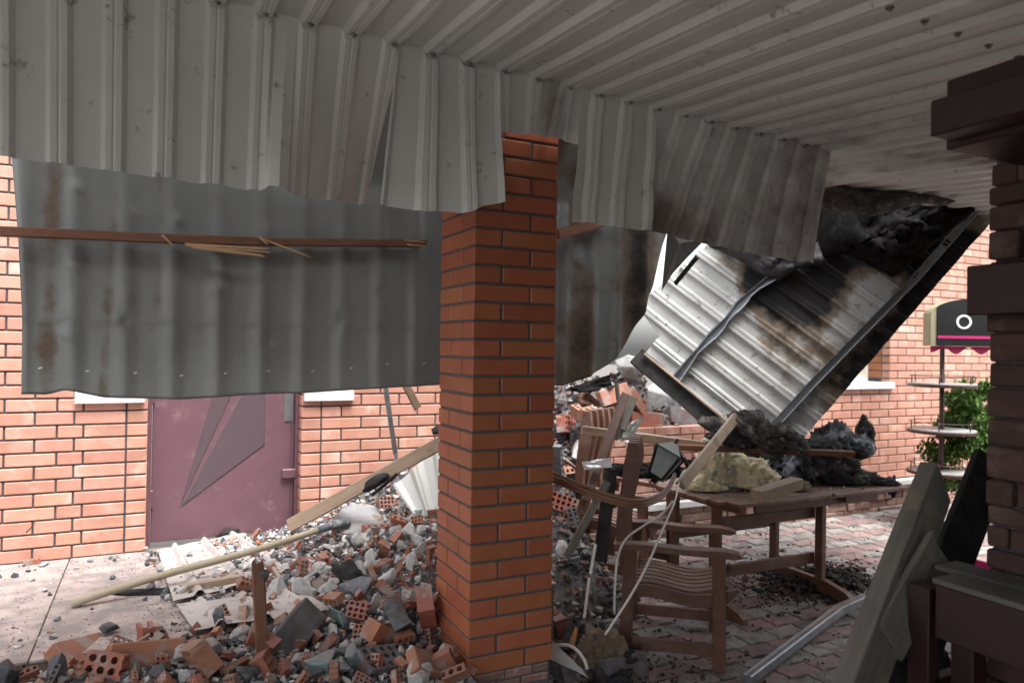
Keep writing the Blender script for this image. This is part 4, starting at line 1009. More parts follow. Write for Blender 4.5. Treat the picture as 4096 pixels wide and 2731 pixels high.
for q, (a, b, c_, d_) in enumerate((((905, 1115, 4.3), (1060, 985, 4.1), (1060, 1185, 4.0), (955, 1185, 4.15)), ((960, 1060, 4.35), (1060, 960, 4.25), (1060, 1110, 4.12), (1005, 1165, 4.2)))):
    A, Bq, Cq, Dq = [onY(*p) for p in (a, b, c_, d_)]; vs = []; fs = []; n1, n2 = 30, 6; nn = (Bq - A).cross(Dq - A).normalized()
    if nn.y > 0: nn = -nn
    for i in range(n1+1):
        for j in range(n2+1):
            p = A.lerp(Bq, i/n1).lerp(Dq.lerp(Cq, i/n1), j/n2); vs.append(p + nn * (.02 * rib(i/n1*.45)))
    for i in range(n1):
        for j in range(n2): k = i*(n2+1)+j; fs.append((k, k+1, k+n2+2, k+n2+1))
    solid(obj('ribbed_sheet', mesh('ribbed_sheet', vs, fs, m_white), wr))
# narrow dusty ribbed strips on the terrace
def terr_sheet(quad, label, lift=.012, nr=3):
    P = [onZ(u, v, TER + lift) for u, v in quad]; vs = []; fs = []; n1, n2 = 36, 20
    for i in range(n1+1):
        for j in range(n2+1):
            p = P[0].lerp(P[1], i/n1).lerp(P[3].lerp(P[2], i/n1), j/n2)
            s = (i/n1*nr) % 1; r = 1 if .42 < s < .62 else 0
            vs.append((p.x, p.y, p.z + .022 * r + .010*N(p.x*5, p.y*4, 2) + .004*N(p.x*18, p.y*14)))
    for i in range(n1):
        for j in range(n2): k = i*(n2+1)+j; fs.append((k, k+1, k+n2+2, k+n2+1))
    o = obj('dusty_ribbed_sheet', mesh('dusty_ribbed_sheet', vs, fs, M('dusty sheet', (.52, .49, .46), (.42, .38, .36), 5, .85, .5, 60, c3=(.2, .19, .18), s3=14, t3=.6))); solid(o, .002); return tag(o, label, 'metal sheet')
terr_sheet(((362, 1262), (560, 1222), (700, 1305), (398, 1380)), 'dusty crumpled ribbed sheet lying in front of the burgundy door under the shovel handle', .03)
terr_sheet(((405, 1388), (690, 1350), (760, 1400), (448, 1445)), 'dusty ribbed sheet spreading over the terrace edge behind the split post', .03)
post = tag(beam('split_post', onY(607, 1575, 2.95), onY(592, 1300, 3.02), .045, .036, m_raw, rag1=.05, seg=12, wob=.004, up=(0, -1, 0)), 'split reddish wooden post standing upright out of the front rubble', 'post')
b = MB()
for i in range(5): a = random.uniform(0, 6); r_ = random.uniform(.008, .03)
tag(crumple('mortar_clump', onY(607, 1318, 3.0), (.02, .016, .022), m_greyins, 4, amp=.25, sub=2, flat=False), 'small grey clump stuck to the top of the split post', 'debris')
tag(beam('board', onZ(412, 1352, TER + .04), onZ(560, 1325, TER + .05), .045, .035, m_pine, rag0=.02, rag1=.02), 'short weathered board lying on the terrace rubble below the shovel handle', 'board')
tag(beam('stick', onZ(310, 1478, .42), onZ(345, 1455, .45), .01, .012, m_pine), 'thin pale stick bridging the terrace edge tiles and the rubble', 'stick')
tag(beam('stick', hit(622, 1308) + Vector((0, 0, .03)), hit(645, 1345) + Vector((0, 0, .03)), .022, .014, m_pine), 'short flat stick on the rubble just right of the split post top', 'stick')
tag(beam('hanging_strip', onY(884, 880, 4.3), onY(908, 1040, 4.32), .03, .004, m_zinc, up=(0, -1, 0)), 'narrow grey metal strip hanging in front of the wall left of the pillar', 'metal strip')
tag(beam('hanging_strip', onY(908, 1038, 4.32), onY(914, 1075, 4.3), .022, .004, m_zinc, up=(0, -1, 0)), 'bent lower tip of the narrow metal strip left of the pillar', 'metal strip')
tag(crumple('charred_lump', onY(902, 1073, 4.28), (.032, .02, .018), m_char, 14, amp=.2, sub=3), 'small black lump hanging at the tip of the metal strip', 'charcoal')
tag(beam('hanging_board', onY(928, 875, 4.2), onY(962, 942, 4.22), .045, .03, m_pine, up=(0, -1, 0), rag1=.03), 'short broken wooden board hanging below the grey sheet left of the pillar', 'board')
tag(crumple('charred_lump', onY(1003, 992, 4.2), (.03, .03, .04), m_char, 15, amp=.25, sub=3), 'charred clump at the pillar side above the white ribbed sheet', 'charcoal')
tg = [onY(60, 1222, YW - .02) + Vector((.02*i, -.01*i, .03*i*(.6+.1*i))) for i in range(4)]
tag(obj('twig', tube_mesh('twig', tg, .004, m_stem, 5, .001)), 'small brown twig stuck to the left brick wall near its foot', 'twig')
tag(crumple('charred_sheet', hit(350, 1360) or onZ(350, 1360, TER), (.17, .04, .02), m_char, 17, rot=(0, 0, -.3), amp=.3, sub=3), 'curled strip of black charred felt on the terrace under the shovel handle', 'debris')
tag(crumple('charred_sheet', onZ(528, 1225, TER + .03), (.07, .03, .035), m_char, 18, rot=(0, 0, .3), amp=.3, sub=3), 'black charred scrap lying against the foot of the burgundy door', 'debris')
tag(crumple('charred_felt', hit(800, 1340) + Vector((0, 0, .03)), (.05, .09, .07), m_char, 19, rot=(.5, .3, 1.0), amp=.3, sub=3), 'black crumpled felt sunk in the rubble slope above the grey boulder', 'debris')
# ------------------------------------------------------------------ boards and sheets on the right heap
def bd(name, a, b, w_, h_, mat, label, cat='board', **k): return tag(beam(name, a, b, w_, h_, mat, **k), label, cat)
bb = empty('charred_beam', at(1560, 900, 5.0), 'broad blackened beam sloping along the lower edge of the fallen white panel', 'beam')
beam('beam', at(1462, 818, 5.45), at(1690, 1013, 5.05), .13, .06, m_char, bb, up=-FW, seg=14, wob=.008)
beam('charred_board', at(1480, 812, 5.38), at(1712, 1003, 5.0), .015, .03, m_pine, bb, up=-FW)
bd('board', at(1337, 987, 4.35), at(1628, 1024, 4.4), .05, .045, m_pine, 'pale pine board lying level across the heap behind the chair back', up=-FW)
bd('board', at(1548, 1026, 4.35), at(1960, 1042, 4.35), .035, .05, m_raw, 'long reddish board bridging from the heap over the table pile', up=-FW)
bd('board', at(1690, 958, 4.3), at(1566, 1112, 3.75), .055, .03, m_pine, 'slanting half burnt board leaning down onto the table left of the yellow wool', up=-FW, rag1=.05)
bd('board', at(1738, 1138, 3.72), at(1830, 1108, 3.95), .075, .055, m_pine, 'thick sawn timber stub with a dark end lying on the table front', up=(0, 0, 1))
bd('board', at(1437, 905, 4.1), at(1345, 1150, 3.75), .045, .02, m_wood, 'thin brown board leaning steeply against the heap left of the chair back', up=-FW)
bd('board', at(1452, 912, 4.2), at(1425, 985, 4.1), .06, .02, m_greywood, 'short grey board behind the bent thin strip', up=-FW)
bd('board', at(1395, 1105, 3.8), at(1300, 1280, 3.7), .04, .02, m_greywood, 'grey splintered board propped low against the heap', up=-FW, rag1=.04)
bd('board', at(1402, 1085, 3.9), at(1378, 1290, 3.75), .07, .02, m_char, 'dark charred board standing behind the chair back post', up=-FW)
tag(obj('bent_strip', tube_mesh('bent_strip', spline([at(1416, 880, 4.1), at(1420, 915, 4.08), at(1427, 945, 4.05), at(1420, 985, 4.05), at(1415, 1010, 4.05)], 4), .012, m_greywood)), 'thin bent strip standing above the chair back post', 'strip')
def quadsheet(name, pts, mat, label, cat, fold=0, t=.003):
    P = [at(*p) for p in pts]; vs = list(P); 
    if len(P) == 4:
        vs = []; fs = []
        for i in range(9):
            for j in range(9):
                p = P[0].lerp(P[1], i/8).lerp(P[3].lerp(P[2], i/8), j/8); vs.append(p - FW * (fold * (math.sin(i*.8+.5) + N(i*.4, j*.4, 3))))
        for i in range(8):
            for j in range(8): k = i*9+j; fs.append((k, k+1, k+10, k+9))
    o = obj(name, mesh(name, vs, fs, mat)); solid(o, t); return tag(o, label, cat)
quadsheet('aluminium_strip', [(1336, 1060, 3.8), (1404, 1051, 3.8), (1405, 1073, 3.78), (1342, 1079, 3.78)], m_alu, 'short crumpled bright aluminium strip left of the chair back post', 'metal strip', .006)
quadsheet('folded_sheet', [(1420, 985, 4.15), (1480, 955, 4.2), (1455, 1000, 4.15), (1425, 1015, 4.1)], m_grey, 'folded grey metal sheet sticking up behind the chair back post', 'metal sheet', .012)
quadsheet('tar_paper', [(1300, 893, 4.5), (1400, 860, 4.6), (1405, 885, 4.6), (1345, 905, 4.5)], m_char, 'dark scorched sheet scrap under the stained roof sheet', 'debris', .02)
quadsheet('brown_tray', [(1318, 905, 4.4), (1350, 900, 4.4), (1380, 925, 4.38), (1335, 935, 4.35)], m_brownp, 'crumpled brown tin flashing near the top of the heap', 'metal scrap', .03)
# lantern
ln = empty('lantern', at(1525, 1085, 4.1), 'black wall lantern with frosted panes lying tipped on the table beside the slanting board', 'lantern')
LM = Matrix.Translation(at(1527, 1062, 4.05)) @ Matrix((RT, UPW.cross(RT) * -1, UPW)).transposed().to_4x4() @ Euler((.25, .45, .5)).to_matrix().to_4x4()
def lantern_ring(z, r): return [(r*math.cos(PI/4 + k*PI/2), r*math.sin(PI/4 + k*PI/2), z) for k in range(4)]
def frust(r0, z0, r1, z1): return lantern_ring(z0, r0) + lantern_ring(z1, r1), BOXF
b = MB()
b.add(*frust(.10, .07, .03, .12)); b.add(*frust(.112, .06, .112, .07)); b.add(*frust(.055, -.10, .06, -.085)); b.add(*frust(.02, -.13, .03, -.10)); b.add(*frust(.012, .12, .012, .15))
for k in range(4):
    a = PI/4 + k*PI/2; p0 = Vector((.06*math.cos(a), .06*math.sin(a), -.085)); p1 = Vector((.10*math.cos(a), .10*math.sin(a), .062))
    fr = frame(p0, p1); b.add(boxv(0, (p1-p0).length, -.006, .006, -.006, .006), BOXF, 0, fr)
obj('lantern_frame', b.build('lantern_frame', m_black), ln, LM)
for k in range(4):
    a0 = PI/4 + k*PI/2; a1 = a0 + PI/2
    vs = [(r*.97*math.cos(a), r*.97*math.sin(a), z) for r, z in ((.06, -.083), (.10, .06)) for a in (a0, a1)]
    g = obj('pane', mesh('pane', vs, [(0, 1, 3, 2)], m_pane), ln, LM); solid(g, .002)
obj('arm', tube_mesh('arm', spline([at(1560, 1035, 4.05), at(1572, 1055, 4.0), at(1580, 1075, 4.0), at(1565, 1092, 4.02)], 4), .012, m_black), ln)
# ------------------------------------------------------------------ garden table
TX0, TX1, TY0, TY1, TZ = 2.93, 4.58, 3.17, 4.03, .74
tb = empty('garden_table', (3.7, 3.6, 0), 'brown wooden trestle garden table buried under burnt insulation and boards', 'table')
n = 9
for i in range(n):                              # planks along the length
    y0 = TY0 + i * (TY1 - TY0) / n; y1 = y0 + (TY1 - TY0)/n - .006
    cut = .10 if i in (0, n-1) else (.03 if i in (1, n-2) else 0)
    vs, fs = chamv(TX1 - TX0 - cut*(1.6), y1 - y0, .024, .003)
    obj('plank', mesh('plank', vs, fs, m_wood), tb, Matrix.Translation((lerp(TX0, TX1, .5), (y0+y1)/2, TZ - .012)))
for y in (TY0 + .07, TY1 - .09): box_obj('apron', TX0 + .28, TX1 - .30, y, y + .025, TZ - .085, TZ - .026, m_wood, tb)
for x in (3.05, 3.93): box_obj('cross_bar', x, x + .05, TY0 + .03, TY1 - .03, TZ - .07, TZ - .027, m_wood, tb)
for x in (3.06, 3.95):
    for y in (3.40, 3.80):
        box_obj('leg', x, x + .04, y, y + .06, .09 + gz(y), TZ - .072, m_wood, tb)
    vs = []; prof = [(-.40, 0), (-.40, .035), (-.36, .06), (-.20, .09), (.24, .09), (.40, .06), (.44, .035), (.44, 0), (.2, 0), (.16, .018), (-.12, .018), (-.16, 0)]
    b = MB(); n = len(prof); yc = 3.58
    b.add([(x - .002, yc + a, z + gz(yc)) for a, z in prof] + [(x + .042, yc + a, z + gz(yc)) for a, z in prof], [tuple(range(n)), tuple(reversed(range(n, 2*n)))] + [((i+1) % n, i, n+i, n+(i+1) % n) for i in range(n)])
    obj('foot', b.build('foot', m_wood), tb)
for z, y in ((.52, 3.455), (.22, 3.455)): box_obj('stretcher', 3.101, 3.949, y, y + .024, z, z + .07, m_wood, tb)
box_obj('stretcher', 3.101, 3.949, 3.82, 3.844, .38, .45, m_wood, tb)
# ------------------------------------------------------------------ garden armchairs
def armchair(M4, label, group):
    root = empty('garden_armchair', M4.translation, label, 'chair', group); PARM[root.name] = Matrix.Translation(M4.translation)
    def part(nm, me): return obj(nm, me, root, M4)
    D, W = .48, .50                             # local: x forward, y across (0 near), z up
    for y in (0, W):
        b = beam_mesh('leg', .585, .038, .065, m_wood); part('leg', b).matrix_basis = M4 @ frame((D, y, 0), (D - .01, y, .585), up=(1, 0, 0))
        b = beam_mesh('leg', .585, .038, .065, m_wood); part('leg', b).matrix_basis = M4 @ frame((0, y, 0), (.03, y, .585), up=(1, 0, 0))
        pr = [(-.06, .585), (-.06, .61), (.1, .618), (.3, .607), (.5, .612), (.57, .60), (.59, .585), (.55, .575), (.3, .578), (.1, .586)]
        n = len(pr); mb_ = MB(); mb_.add([(a, y - .04, z) for a, z in pr] + [(a, y + .04, z) for a, z in pr], [tuple(reversed(range(n))), tuple(range(n, 2*n))] + [(i, (i+1) % n, n+(i+1) % n, n+i) for i in range(n)])
        part('armrest', mb_.build('armrest', m_wood))
        yy = y + (.022 if y == 0 else -.022); up_ = []; lo_ = []
        for i in range(15):
            t = i/14; a = lerp(-.02, .56, t); z = .40 + .022*math.sin(t*2*PI*1.05 + .3) - .03*(1-t) ; up_.append((a, z)); lo_.append((a, z - .062 + (.03 if i in (0, 14) else 0)))
        pr = up_ + list(reversed(lo_)); n = len(pr); mb_ = MB(); mb_.add([(a, yy - .012, z) for a, z in pr] + [(a, yy + .012, z) for a, z in pr], [tuple(range(n)), tuple(reversed(range(n, 2*n)))] + [((i+1) % n, i, n+i, n+(i+1) % n) for i in range(n)])
        part('seat_rail', mb_.build('seat_rail', m_wood))
        mb_ = MB(); mb_.box(.02, D - .02, y - .011, y + .011, .07, .13); part('side_stretcher', mb_.build('side_stretcher', m_wood))
    mb_ = MB(); mb_.box(D - .03, D - .008, .02, W - .02, .335, .39); part('front_rail', mb_.build('front_rail', m_wood))
    for k in range(6):                          # contoured seat slats
        y0 = .055 + k * .067; up_ = [(lerp(.0, .52, i/12), .405 + .022*math.sin(i/12*2*PI*1.05 + .3) - .03*(1-i/12)) for i in range(13)]
        pr = up_ + [(a, z - .018) for a, z in reversed(up_)]; n = len(pr); mb_ = MB()
        mb_.add([(a, y0, z) for a, z in pr] + [(a, y0 + .05, z) for a, z in pr], [tuple(range(n)), tuple(reversed(range(n, 2*n)))] + [((i+1) % n, i, n+i, n+(i+1) % n) for i in range(n)])
        part('seat_slat', mb_.build('seat_slat', m_wood))
    for k in range(5):                          # tall curved back slats
        y0 = .03 + k * .092; pr = []; bk = []
        for i in range(15):
            t = i/14; z = lerp(.30, 1.13 - .06*abs(k-2)*0, t); x = .055 - .10*t - .045*math.sin(t*PI*1.5) + .03*t*t
            wd = (.085 + .085*t*t) * (1 if i < 14 else .5) * (.75 if i == 13 else 1)
            pr.append((x, z, wd))
        mb_ = MB(); vs_ = []; 
        for x, z, wd in pr: vs_ += [(x - wd*.30, y0, z), (x + wd*.30, y0, z), (x + wd*.30, y0 + .034, z), (x - wd*.30, y0 + .034, z)]
        fs_ = []
        for i in range(14):
            for j in range(4): fs_.append((i*4+j, i*4+(j+1) % 4, i*4+4+(j+1) % 4, i*4+4+j))
        fs_ += [(3, 2, 1, 0), (56, 57, 58, 59)]; mb_.add(vs_, fs_); part('back_slat', mb_.build('back_slat', m_wood))
    mb_ = MB(); mb_.box(.03, .055, .02, W - .02, .44, .50); part('back_rail', mb_.build('back_rail', m_wood))
    return root
fx = Vector((.776, -.631, 0)); fy = Vector((.631, .776, 0))
f0 = Vector((2.585, 2.845, 0)) - fx * .48
Mc = Matrix((fx, fy, UPW)).transposed().to_4x4(); Mc.translation = f0
armchair(Mc, 'brown wooden garden armchair with curved slats standing nearest on the pavers', 'garden armchairs')
Mc2 = Matrix((Vector((.5, -.86, 0)), Vector((.86, .5, 0)), UPW)).transposed().to_4x4(); Mc2.translation = (2.62, 4.28, .06)
armchair(Mc2, 'brown wooden garden armchair half buried by the heap behind the table', 'garden armchairs')
# ------------------------------------------------------------------ burnt stuff on the table
def tz(u, v, dz=.03): return onZ(u, v, TZ + dz)
def ins(u, v, dz, size, mat, seed, label, rot=(0, 0, 0), **k): return tag(crumple('insulation_wad', onZ(u, v, TZ) + Vector((0, 0, dz)), size, mat, seed, rot=rot, **k), label, 'insulation')
yaw = math.atan2(RT.y, RT.x)
ins(1648, 1122, .10, (.15, .10, .20), m_yel, 21, 'tall tuft of yellow glass wool behind the slanting board on the table', (0, 0, yaw), amp=.34)
ins(1705, 1122, .07, (.19, .10, .15), m_yel, 22, 'wide pale yellow glass wool wad in the middle of the table', (0, .25, yaw), amp=.34)
ins(1622, 1128, .03, (.11, .06, .065), m_yel, 23, 'small yellow glass wool tuft at the left table corner', (0, 0, yaw), amp=.34)
ins(1735, 1120, .04, (.09, .07, .05), m_greyins, 24, 'small ash grey wool clump between yellow wool and timber stub', (0, 0, yaw), amp=.35, sub=3)
ins(1690, 1090, .13, (.16, .10, .09), m_burnt, 27, 'dark wool wad resting behind the yellow glass wool', (0, 0, yaw))
ins(1805, 1112, .09, (.17, .12, .18), m_ash2, 25, 'blue black burnt insulation roll behind the timber stub', (0, .2, yaw), amp=.36)
ins(1880, 1108, .09, (.25, .14, .17), m_burnt, 26, 'long burnt insulation fold across the right half of the table', (0, .3, yaw), amp=.36)
ins(1930, 1090, .14, (.18, .12, .19), m_ash2, 28, 'folded black insulation sheet under the long reddish board end', (0, -.3, yaw), amp=.36)
ins(1982, 1075, .20, (.075, .07, .17), m_char, 29, 'upright black charred roll at the right end of the table', (0, .12, yaw), amp=.3)
ins(1972, 1112, .035, (.14, .09, .05), m_greyins, 30, 'frayed grey insulation edge near the right table end', (0, 0, yaw), amp=.36)
ins(2030, 1112, .015, (.10, .07, .03), m_char, 31, 'black charred crumbs bundle at the right table edge', (0, 0, yaw), sub=3)
tag(crumple('insulation_wad', onZ(2050, 1118, TZ - .03), (.035, .03, .06), m_char, 32, amp=.4, sub=3, flat=False), 'charred rag drooping over the right edge of the table', 'insulation')
ins(1840, 1128, .03, (.06, .045, .04), m_tan, 33, 'small tan wool knot in front of the blue black roll', (0, 0, yaw), sub=3)
tag(crumple('insulation_wad', at(1735, 1000, 4.35), (.17, .10, .12), m_greyins, 34, rot=(0, .6, yaw), amp=.36, sub=5), 'big brown grey mineral wool roll at the foot of the fallen white panel', 'insulation')
tag(crumple('insulation_wad', at(1680, 1015, 4.4), (.14, .10, .08), m_burnt, 35, rot=(0, .3, yaw), amp=.36), 'dark mineral wool lump left of the big brown grey roll', 'insulation')
tag(crumple('insulation_wad', at(1800, 1018, 4.4), (.14, .10, .08), m_greyins, 36, rot=(0, .5, yaw), amp=.36), 'frayed grey wool tail ending at the tip of the fallen panel', 'insulation')
tag(crumple('insulation_wad', at(1640, 985, 4.5), (.10, .08, .07), m_greyins, 37, rot=(0, .5, yaw), amp=.36, sub=3), 'small grey wool lump where the black beam meets the slanting board', 'insulation')
tag(crumple('insulation_wad', at(1790, 1065, 4.85), (.50, .10, .10), m_char, 38, rot=(0, 0, yaw), amp=.3), 'long black burnt mat under the reddish board over the table', 'insulation')
tag(crumple('insulation_wad', at(1480, 1085, 4.15), (.22, .10, .06), m_char, 39, rot=(0, 0, yaw), amp=.25), 'black ash heap on the table corner under the lantern', 'insulation')
random.seed(77)
for k in range(40):
    p = tz(random.uniform(1440, 1600), random.uniform(1080, 1110), .02) if k < 18 else tz(random.uniform(1600, 2000), random.uniform(1118, 1140), .01)
    if p.x < TX0 + .03: continue
    put('slag_lump' if k % 3 else 'plaster_chunk', (SG if k % 3 else CH)[k % 8], p, random.uniform(.03, .09) if k < 18 else random.uniform(.012, .03), None, 'small rubble bit strewn over the garden table', 'rubble', 'rubble bits on the table')
# ------------------------------------------------------------------ cables, profiles on the right
tag(obj('cable', tube_mesh('cable', spline([at(1590, 1075, 3.9), at(1572, 1082, 3.85), at(1560, 1105, 3.75), at(1550, 1150, 3.6), at(1520, 1220, 3.4), at(1490, 1290, 3.25), at(1450, 1365, 3.15), at(1390, 1457, 3.15)], 7), .0055, m_cable)), 'longer white cable slanting from the table down to the tan wool', 'cable')
tag(obj('cable', tube_mesh('cable', spline([at(1545, 1150, 3.55), at(1520, 1180, 3.5), at(1478, 1207, 3.4), at(1440, 1235, 3.35), at(1420, 1275, 3.3), at(1413, 1335, 3.25), at(1411, 1408, 3.3)], 7), .0055, m_cable)), 'shorter white cable looping in front of the chair back and hanging straight', 'cable')
tag(obj('hose', tube_mesh('hose', spline([at(1266, 1483, 3.3), at(1300, 1480, 3.25), at(1325, 1492, 3.2), at(1342, 1515, 3.15), at(1349, 1535, 3.15)], 6), .007, m_cable)), 'white bent hose arching beside the foot of the pillar', 'hose')
tag(beam('white_rod', at(1368, 1250, 3.7), at(1356, 1318, 3.6), .014, .014, m_cable), 'upper white plastic rod piece leaning left of the near chair', 'rod')
tag(beam('white_rod', at(1354, 1326, 3.58), at(1342, 1418, 3.5), .014, .014, m_cable), 'lower white plastic rod piece leaning left of the near chair', 'rod')
pr = spline([at(1262, 1093, 3.30), at(1330, 1120, 3.25), at(1400, 1145, 3.2), at(1460, 1157, 3.2), at(1505, 1146, 3.3), at(1532, 1125, 3.45), at(1550, 1092, 3.6)], 6)
bp = empty('bent_profile', pr[10], 'brown moulded plastic profile bent in a long arc in front of the chair back', 'profile')
for q, (dz_, dr) in enumerate(((0, .009), (.017, .008), (-.016, .008))):
    obj('moulding', tube_mesh('moulding', [p + UPW * dz_ * (1.1 - .6 * i / len(pr)) for i, p in enumerate(pr)], dr, m_brownp, 7), bp)
tag(crumple('insulation_wad', onZ(1385, 1500, .10), (.12, .10, .12), m_tan, 41, amp=.3, rot=(0, 0, .4)), 'matted tan wool clump on the pavers beside the near chair leg', 'insulation')
tag(crumple('insulation_wad', onZ(1420, 1478, .05), (.10, .08, .07), m_greyins, 42, amp=.35), 'grey wool clump touching the back leg of the near chair', 'insulation')
tag(crumple('insulation_wad', onZ(1408, 1560, .03), (.09, .06, .05), m_burnt, 43, amp=.35), 'dark ash clump at the bottom edge right of the hose', 'insulation')
lg = empty('burnt_log', onZ(1310, 1470, .05), 'charred wood chunk with a raw orange inside beside the pillar', 'charred wood')
obj('char_side', beam_mesh('char_side', .26, .05, .05, m_char, wob=.012, taper=.6), lg, frame(onZ(1295, 1500, .03), onZ(1318, 1395, .12)))
obj('raw_side', beam_mesh('raw_side', .20, .035, .03, M('raw burnt wood', (.42, .16, .03), (.2, .07, .02), 12, .7, .6, 50), wob=.008, taper=.5), lg, frame(onZ(1312, 1492, .04), onZ(1330, 1410, .11)))
put('tar_brick', SOLD, onZ(1428, 1535, .05), 1.1, E(75, 5, 10), 'orange red brick smeared with black tar below the tan wool', 'brick')
tag(crumple('tar_clump', onZ(1428, 1505, .10), (.085, .07, .04), m_char, 44, amp=.3, sub=3), 'black tar clump stuck on top of the orange brick', 'debris')
put('brick_fragment', FR[2], onZ(1288, 1455, .05), 1.05, E(5, 75, 0), 'ridged red brick standing beside the pillar behind the white hose', 'brick')
put('brick_fragment', HBD, onZ(1287, 1535, .06), .95, E(80, 20, 80), 'dusty dark brick on end at the stone foot of the pillar', 'brick')
quadsheet('grey_tray', [(1268, 1470, 3.25), (1330, 1530, 3.15), (1352, 1555, 3.1), (1262, 1512, 3.2)], m_shelf, 'dull grey metal tray lying under the white hose', 'tray', .004)
put('plaster_chunk', CH[2], onZ(1388, 1420, .03), .085, None, 'white plaster lump on the dark pavers left of the near chair', 'rubble')
for u, v, s in ((1370, 1330, .05), (1590, 1300, .035), (1690, 1400, .03), (1640, 1500, .06), (1715, 1500, .045), (1760, 1330, .03), (1600, 1540, .05), (1970, 1275, .06), (1930, 1290, .05)):
    put('charcoal_lump', SG[int(u) % 8], onZ(u, v, .015), s, None, 'single dark crumb lying loose on the wavy pavers', 'charcoal', 'dark crumbs on the pavers')
# steel stud
st = [onZ(1715, 1560, .03), onZ(1900, 1420, .05), onZ(1925, 1400, .06), onZ(1990, 1372, .10)]
sd_ = empty('steel_stud', st[0], 'buckled shiny steel stud lying on the pavers in front of the leaning plank', 'steel stud')
sec = [(-.026, .02), (-.030, -.018), (-.012, -.024), (-.010, -.018), (.010, -.018), (.012, -.024), (.030, -.018), (.026, .02), (.018, .024), (.006, .020), (-.006, .020), (-.018, .024)]
vs = []; fs = []; n = len(sec)
for i, p in enumerate(st):
    d = (st[min(i+1, 3)] - st[max(0, i-1)]).normalized(); sy = UPW.cross(d).normalized(); up_ = d.cross(sy)
    for a, c_ in sec: vs.append(p + sy * a * (1.25 if i == 2 else 1) + up_ * c_)
for i in range(3):
    for j in range(n): fs.append((i*n+j, i*n+(j+1) % n, i*n+n+(j+1) % n, i*n+n+j))
fs += [tuple(reversed(range(n))), tuple(3*n+j for j in range(n))]
obj('stud', mesh('stud', vs, fs, m_zinc), sd_)
# leaning planks at the lower right
bd('leaning_plank', at(1925, 1700, 1.75), at(2148, 1106, 2.35), .15, .055, m_greywood, 'wide old grey plank leaning at the lower right in front of the stone pillar', 'plank', up=-FW + RT * .55, seg=16, wob=.0015, rag1=.02)
bd('leaning_plank', at(2030, 1700, 2.0), at(2275, 1060, 2.5), .13, .03, m_char, 'dark plank crossing behind the wide grey leaning plank', 'plank', up=-FW)
bd('splintered_board', at(2035, 1480, 1.92), at(2160, 1262, 2.12), .13, .02, m_greywood, 'short rough splintered board nailed across the leaning planks', 'board', up=-FW + RT*.2, rag0=.02, rag1=.02, wob=.002)
# ------------------------------------------------------------------ stone pillar at the right
random.seed(9)
QX, QY, QW = 2.045, .74, .49
sp = empty('stone_pillar', (QX + .25, QY + .25, 0), 'dark stone clad pillar with wooden boxing filling the right edge', 'pillar')
box_obj('core', QX + .02, QX + QW, QY, QY + QW - .02, 0, 2.42, m_mortar, sp, .002)
stone_face('stone', QY - .02, QY + QW - .012, 0, 2.14, QX + .012, sp, 31, m_vstone, (.16, .5), axis='x', proud=.022)
stone_face('stone', QX + .03, QX + QW, 0, 2.14, QY, sp, 28, m_vstone, (.16, .5), proud=.022)
def collar(nm, x0, x1, y0, y1, z0, z1): return box_obj(nm, x0, x1, y0, y1, z0, z1, m_darkw, sp, .004)
collar('wooden_collar', QX - .085, QX + QW + .1, QY - .1, QY + QW - .005, EYE + .105, EYE + .238)
collar('wooden_capital', QX - .33, QX + QW + .3, QY - .3, 1.125, 2.115, 2.285)
collar('wooden_capital', QX - .42, QX - .332, QY - .3, 1.105, 2.13, 2.215)
bn = empty('wooden_ledge', (1.9, 1.1, 0), 'dark red wooden ledge box on legs around the foot of the stone pillar', 'bench')
box_obj('front_board', 1.838, 1.86, .55, 1.222, .88, 1.02, m_darkw, bn); box_obj('top_board', 1.83, 1.945, .55, 1.226, 1.021, 1.036, M('dusty ledge top', (.12, .115, .105), (.08, .075, .07), 9, .9, .4, 50), bn)
box_obj('top_board', 1.951, 2.05, .55, 1.30, 1.021, 1.036, bpy.data.materials['dusty ledge top'], bn)
box_obj('leg', 1.84, 1.89, 1.24, 1.30, .70, 1.0, m_darkw, bn); box_obj('leg', 1.87, 2.2, 1.24, 1.27, .70, .76, m_darkw, bn)
box_obj('leg', 1.90, 1.96, 1.16, 1.22, 0, .88, m_darkw, bn); box_obj('leg', 1.90, 1.96, .56, .62, 0, .88, m_darkw, bn)
tag(crumple('insulation_wad', onZ(2130, 1535, .35) , (.085, .07, .07), m_char, 45, amp=.35), 'furry black burnt clump under the dark red ledge at the lower right', 'insulation')
# ------------------------------------------------------------------ unseen walls added behind the viewer to darken the canopy
rw = empty('shading_wall', (4, -2.2, 0), 'unseen dark wall added behind the viewer to block light', 'wall')
box_obj('wall', .5, 9.0, -2.15, -1.92, 0, 2.9, m_shading_wall, rw); box_obj('wall', 5.8, 6.0, -1.65, .9, 0, 2.6, m_shading_wall, rw)  # unseen walls added to block light
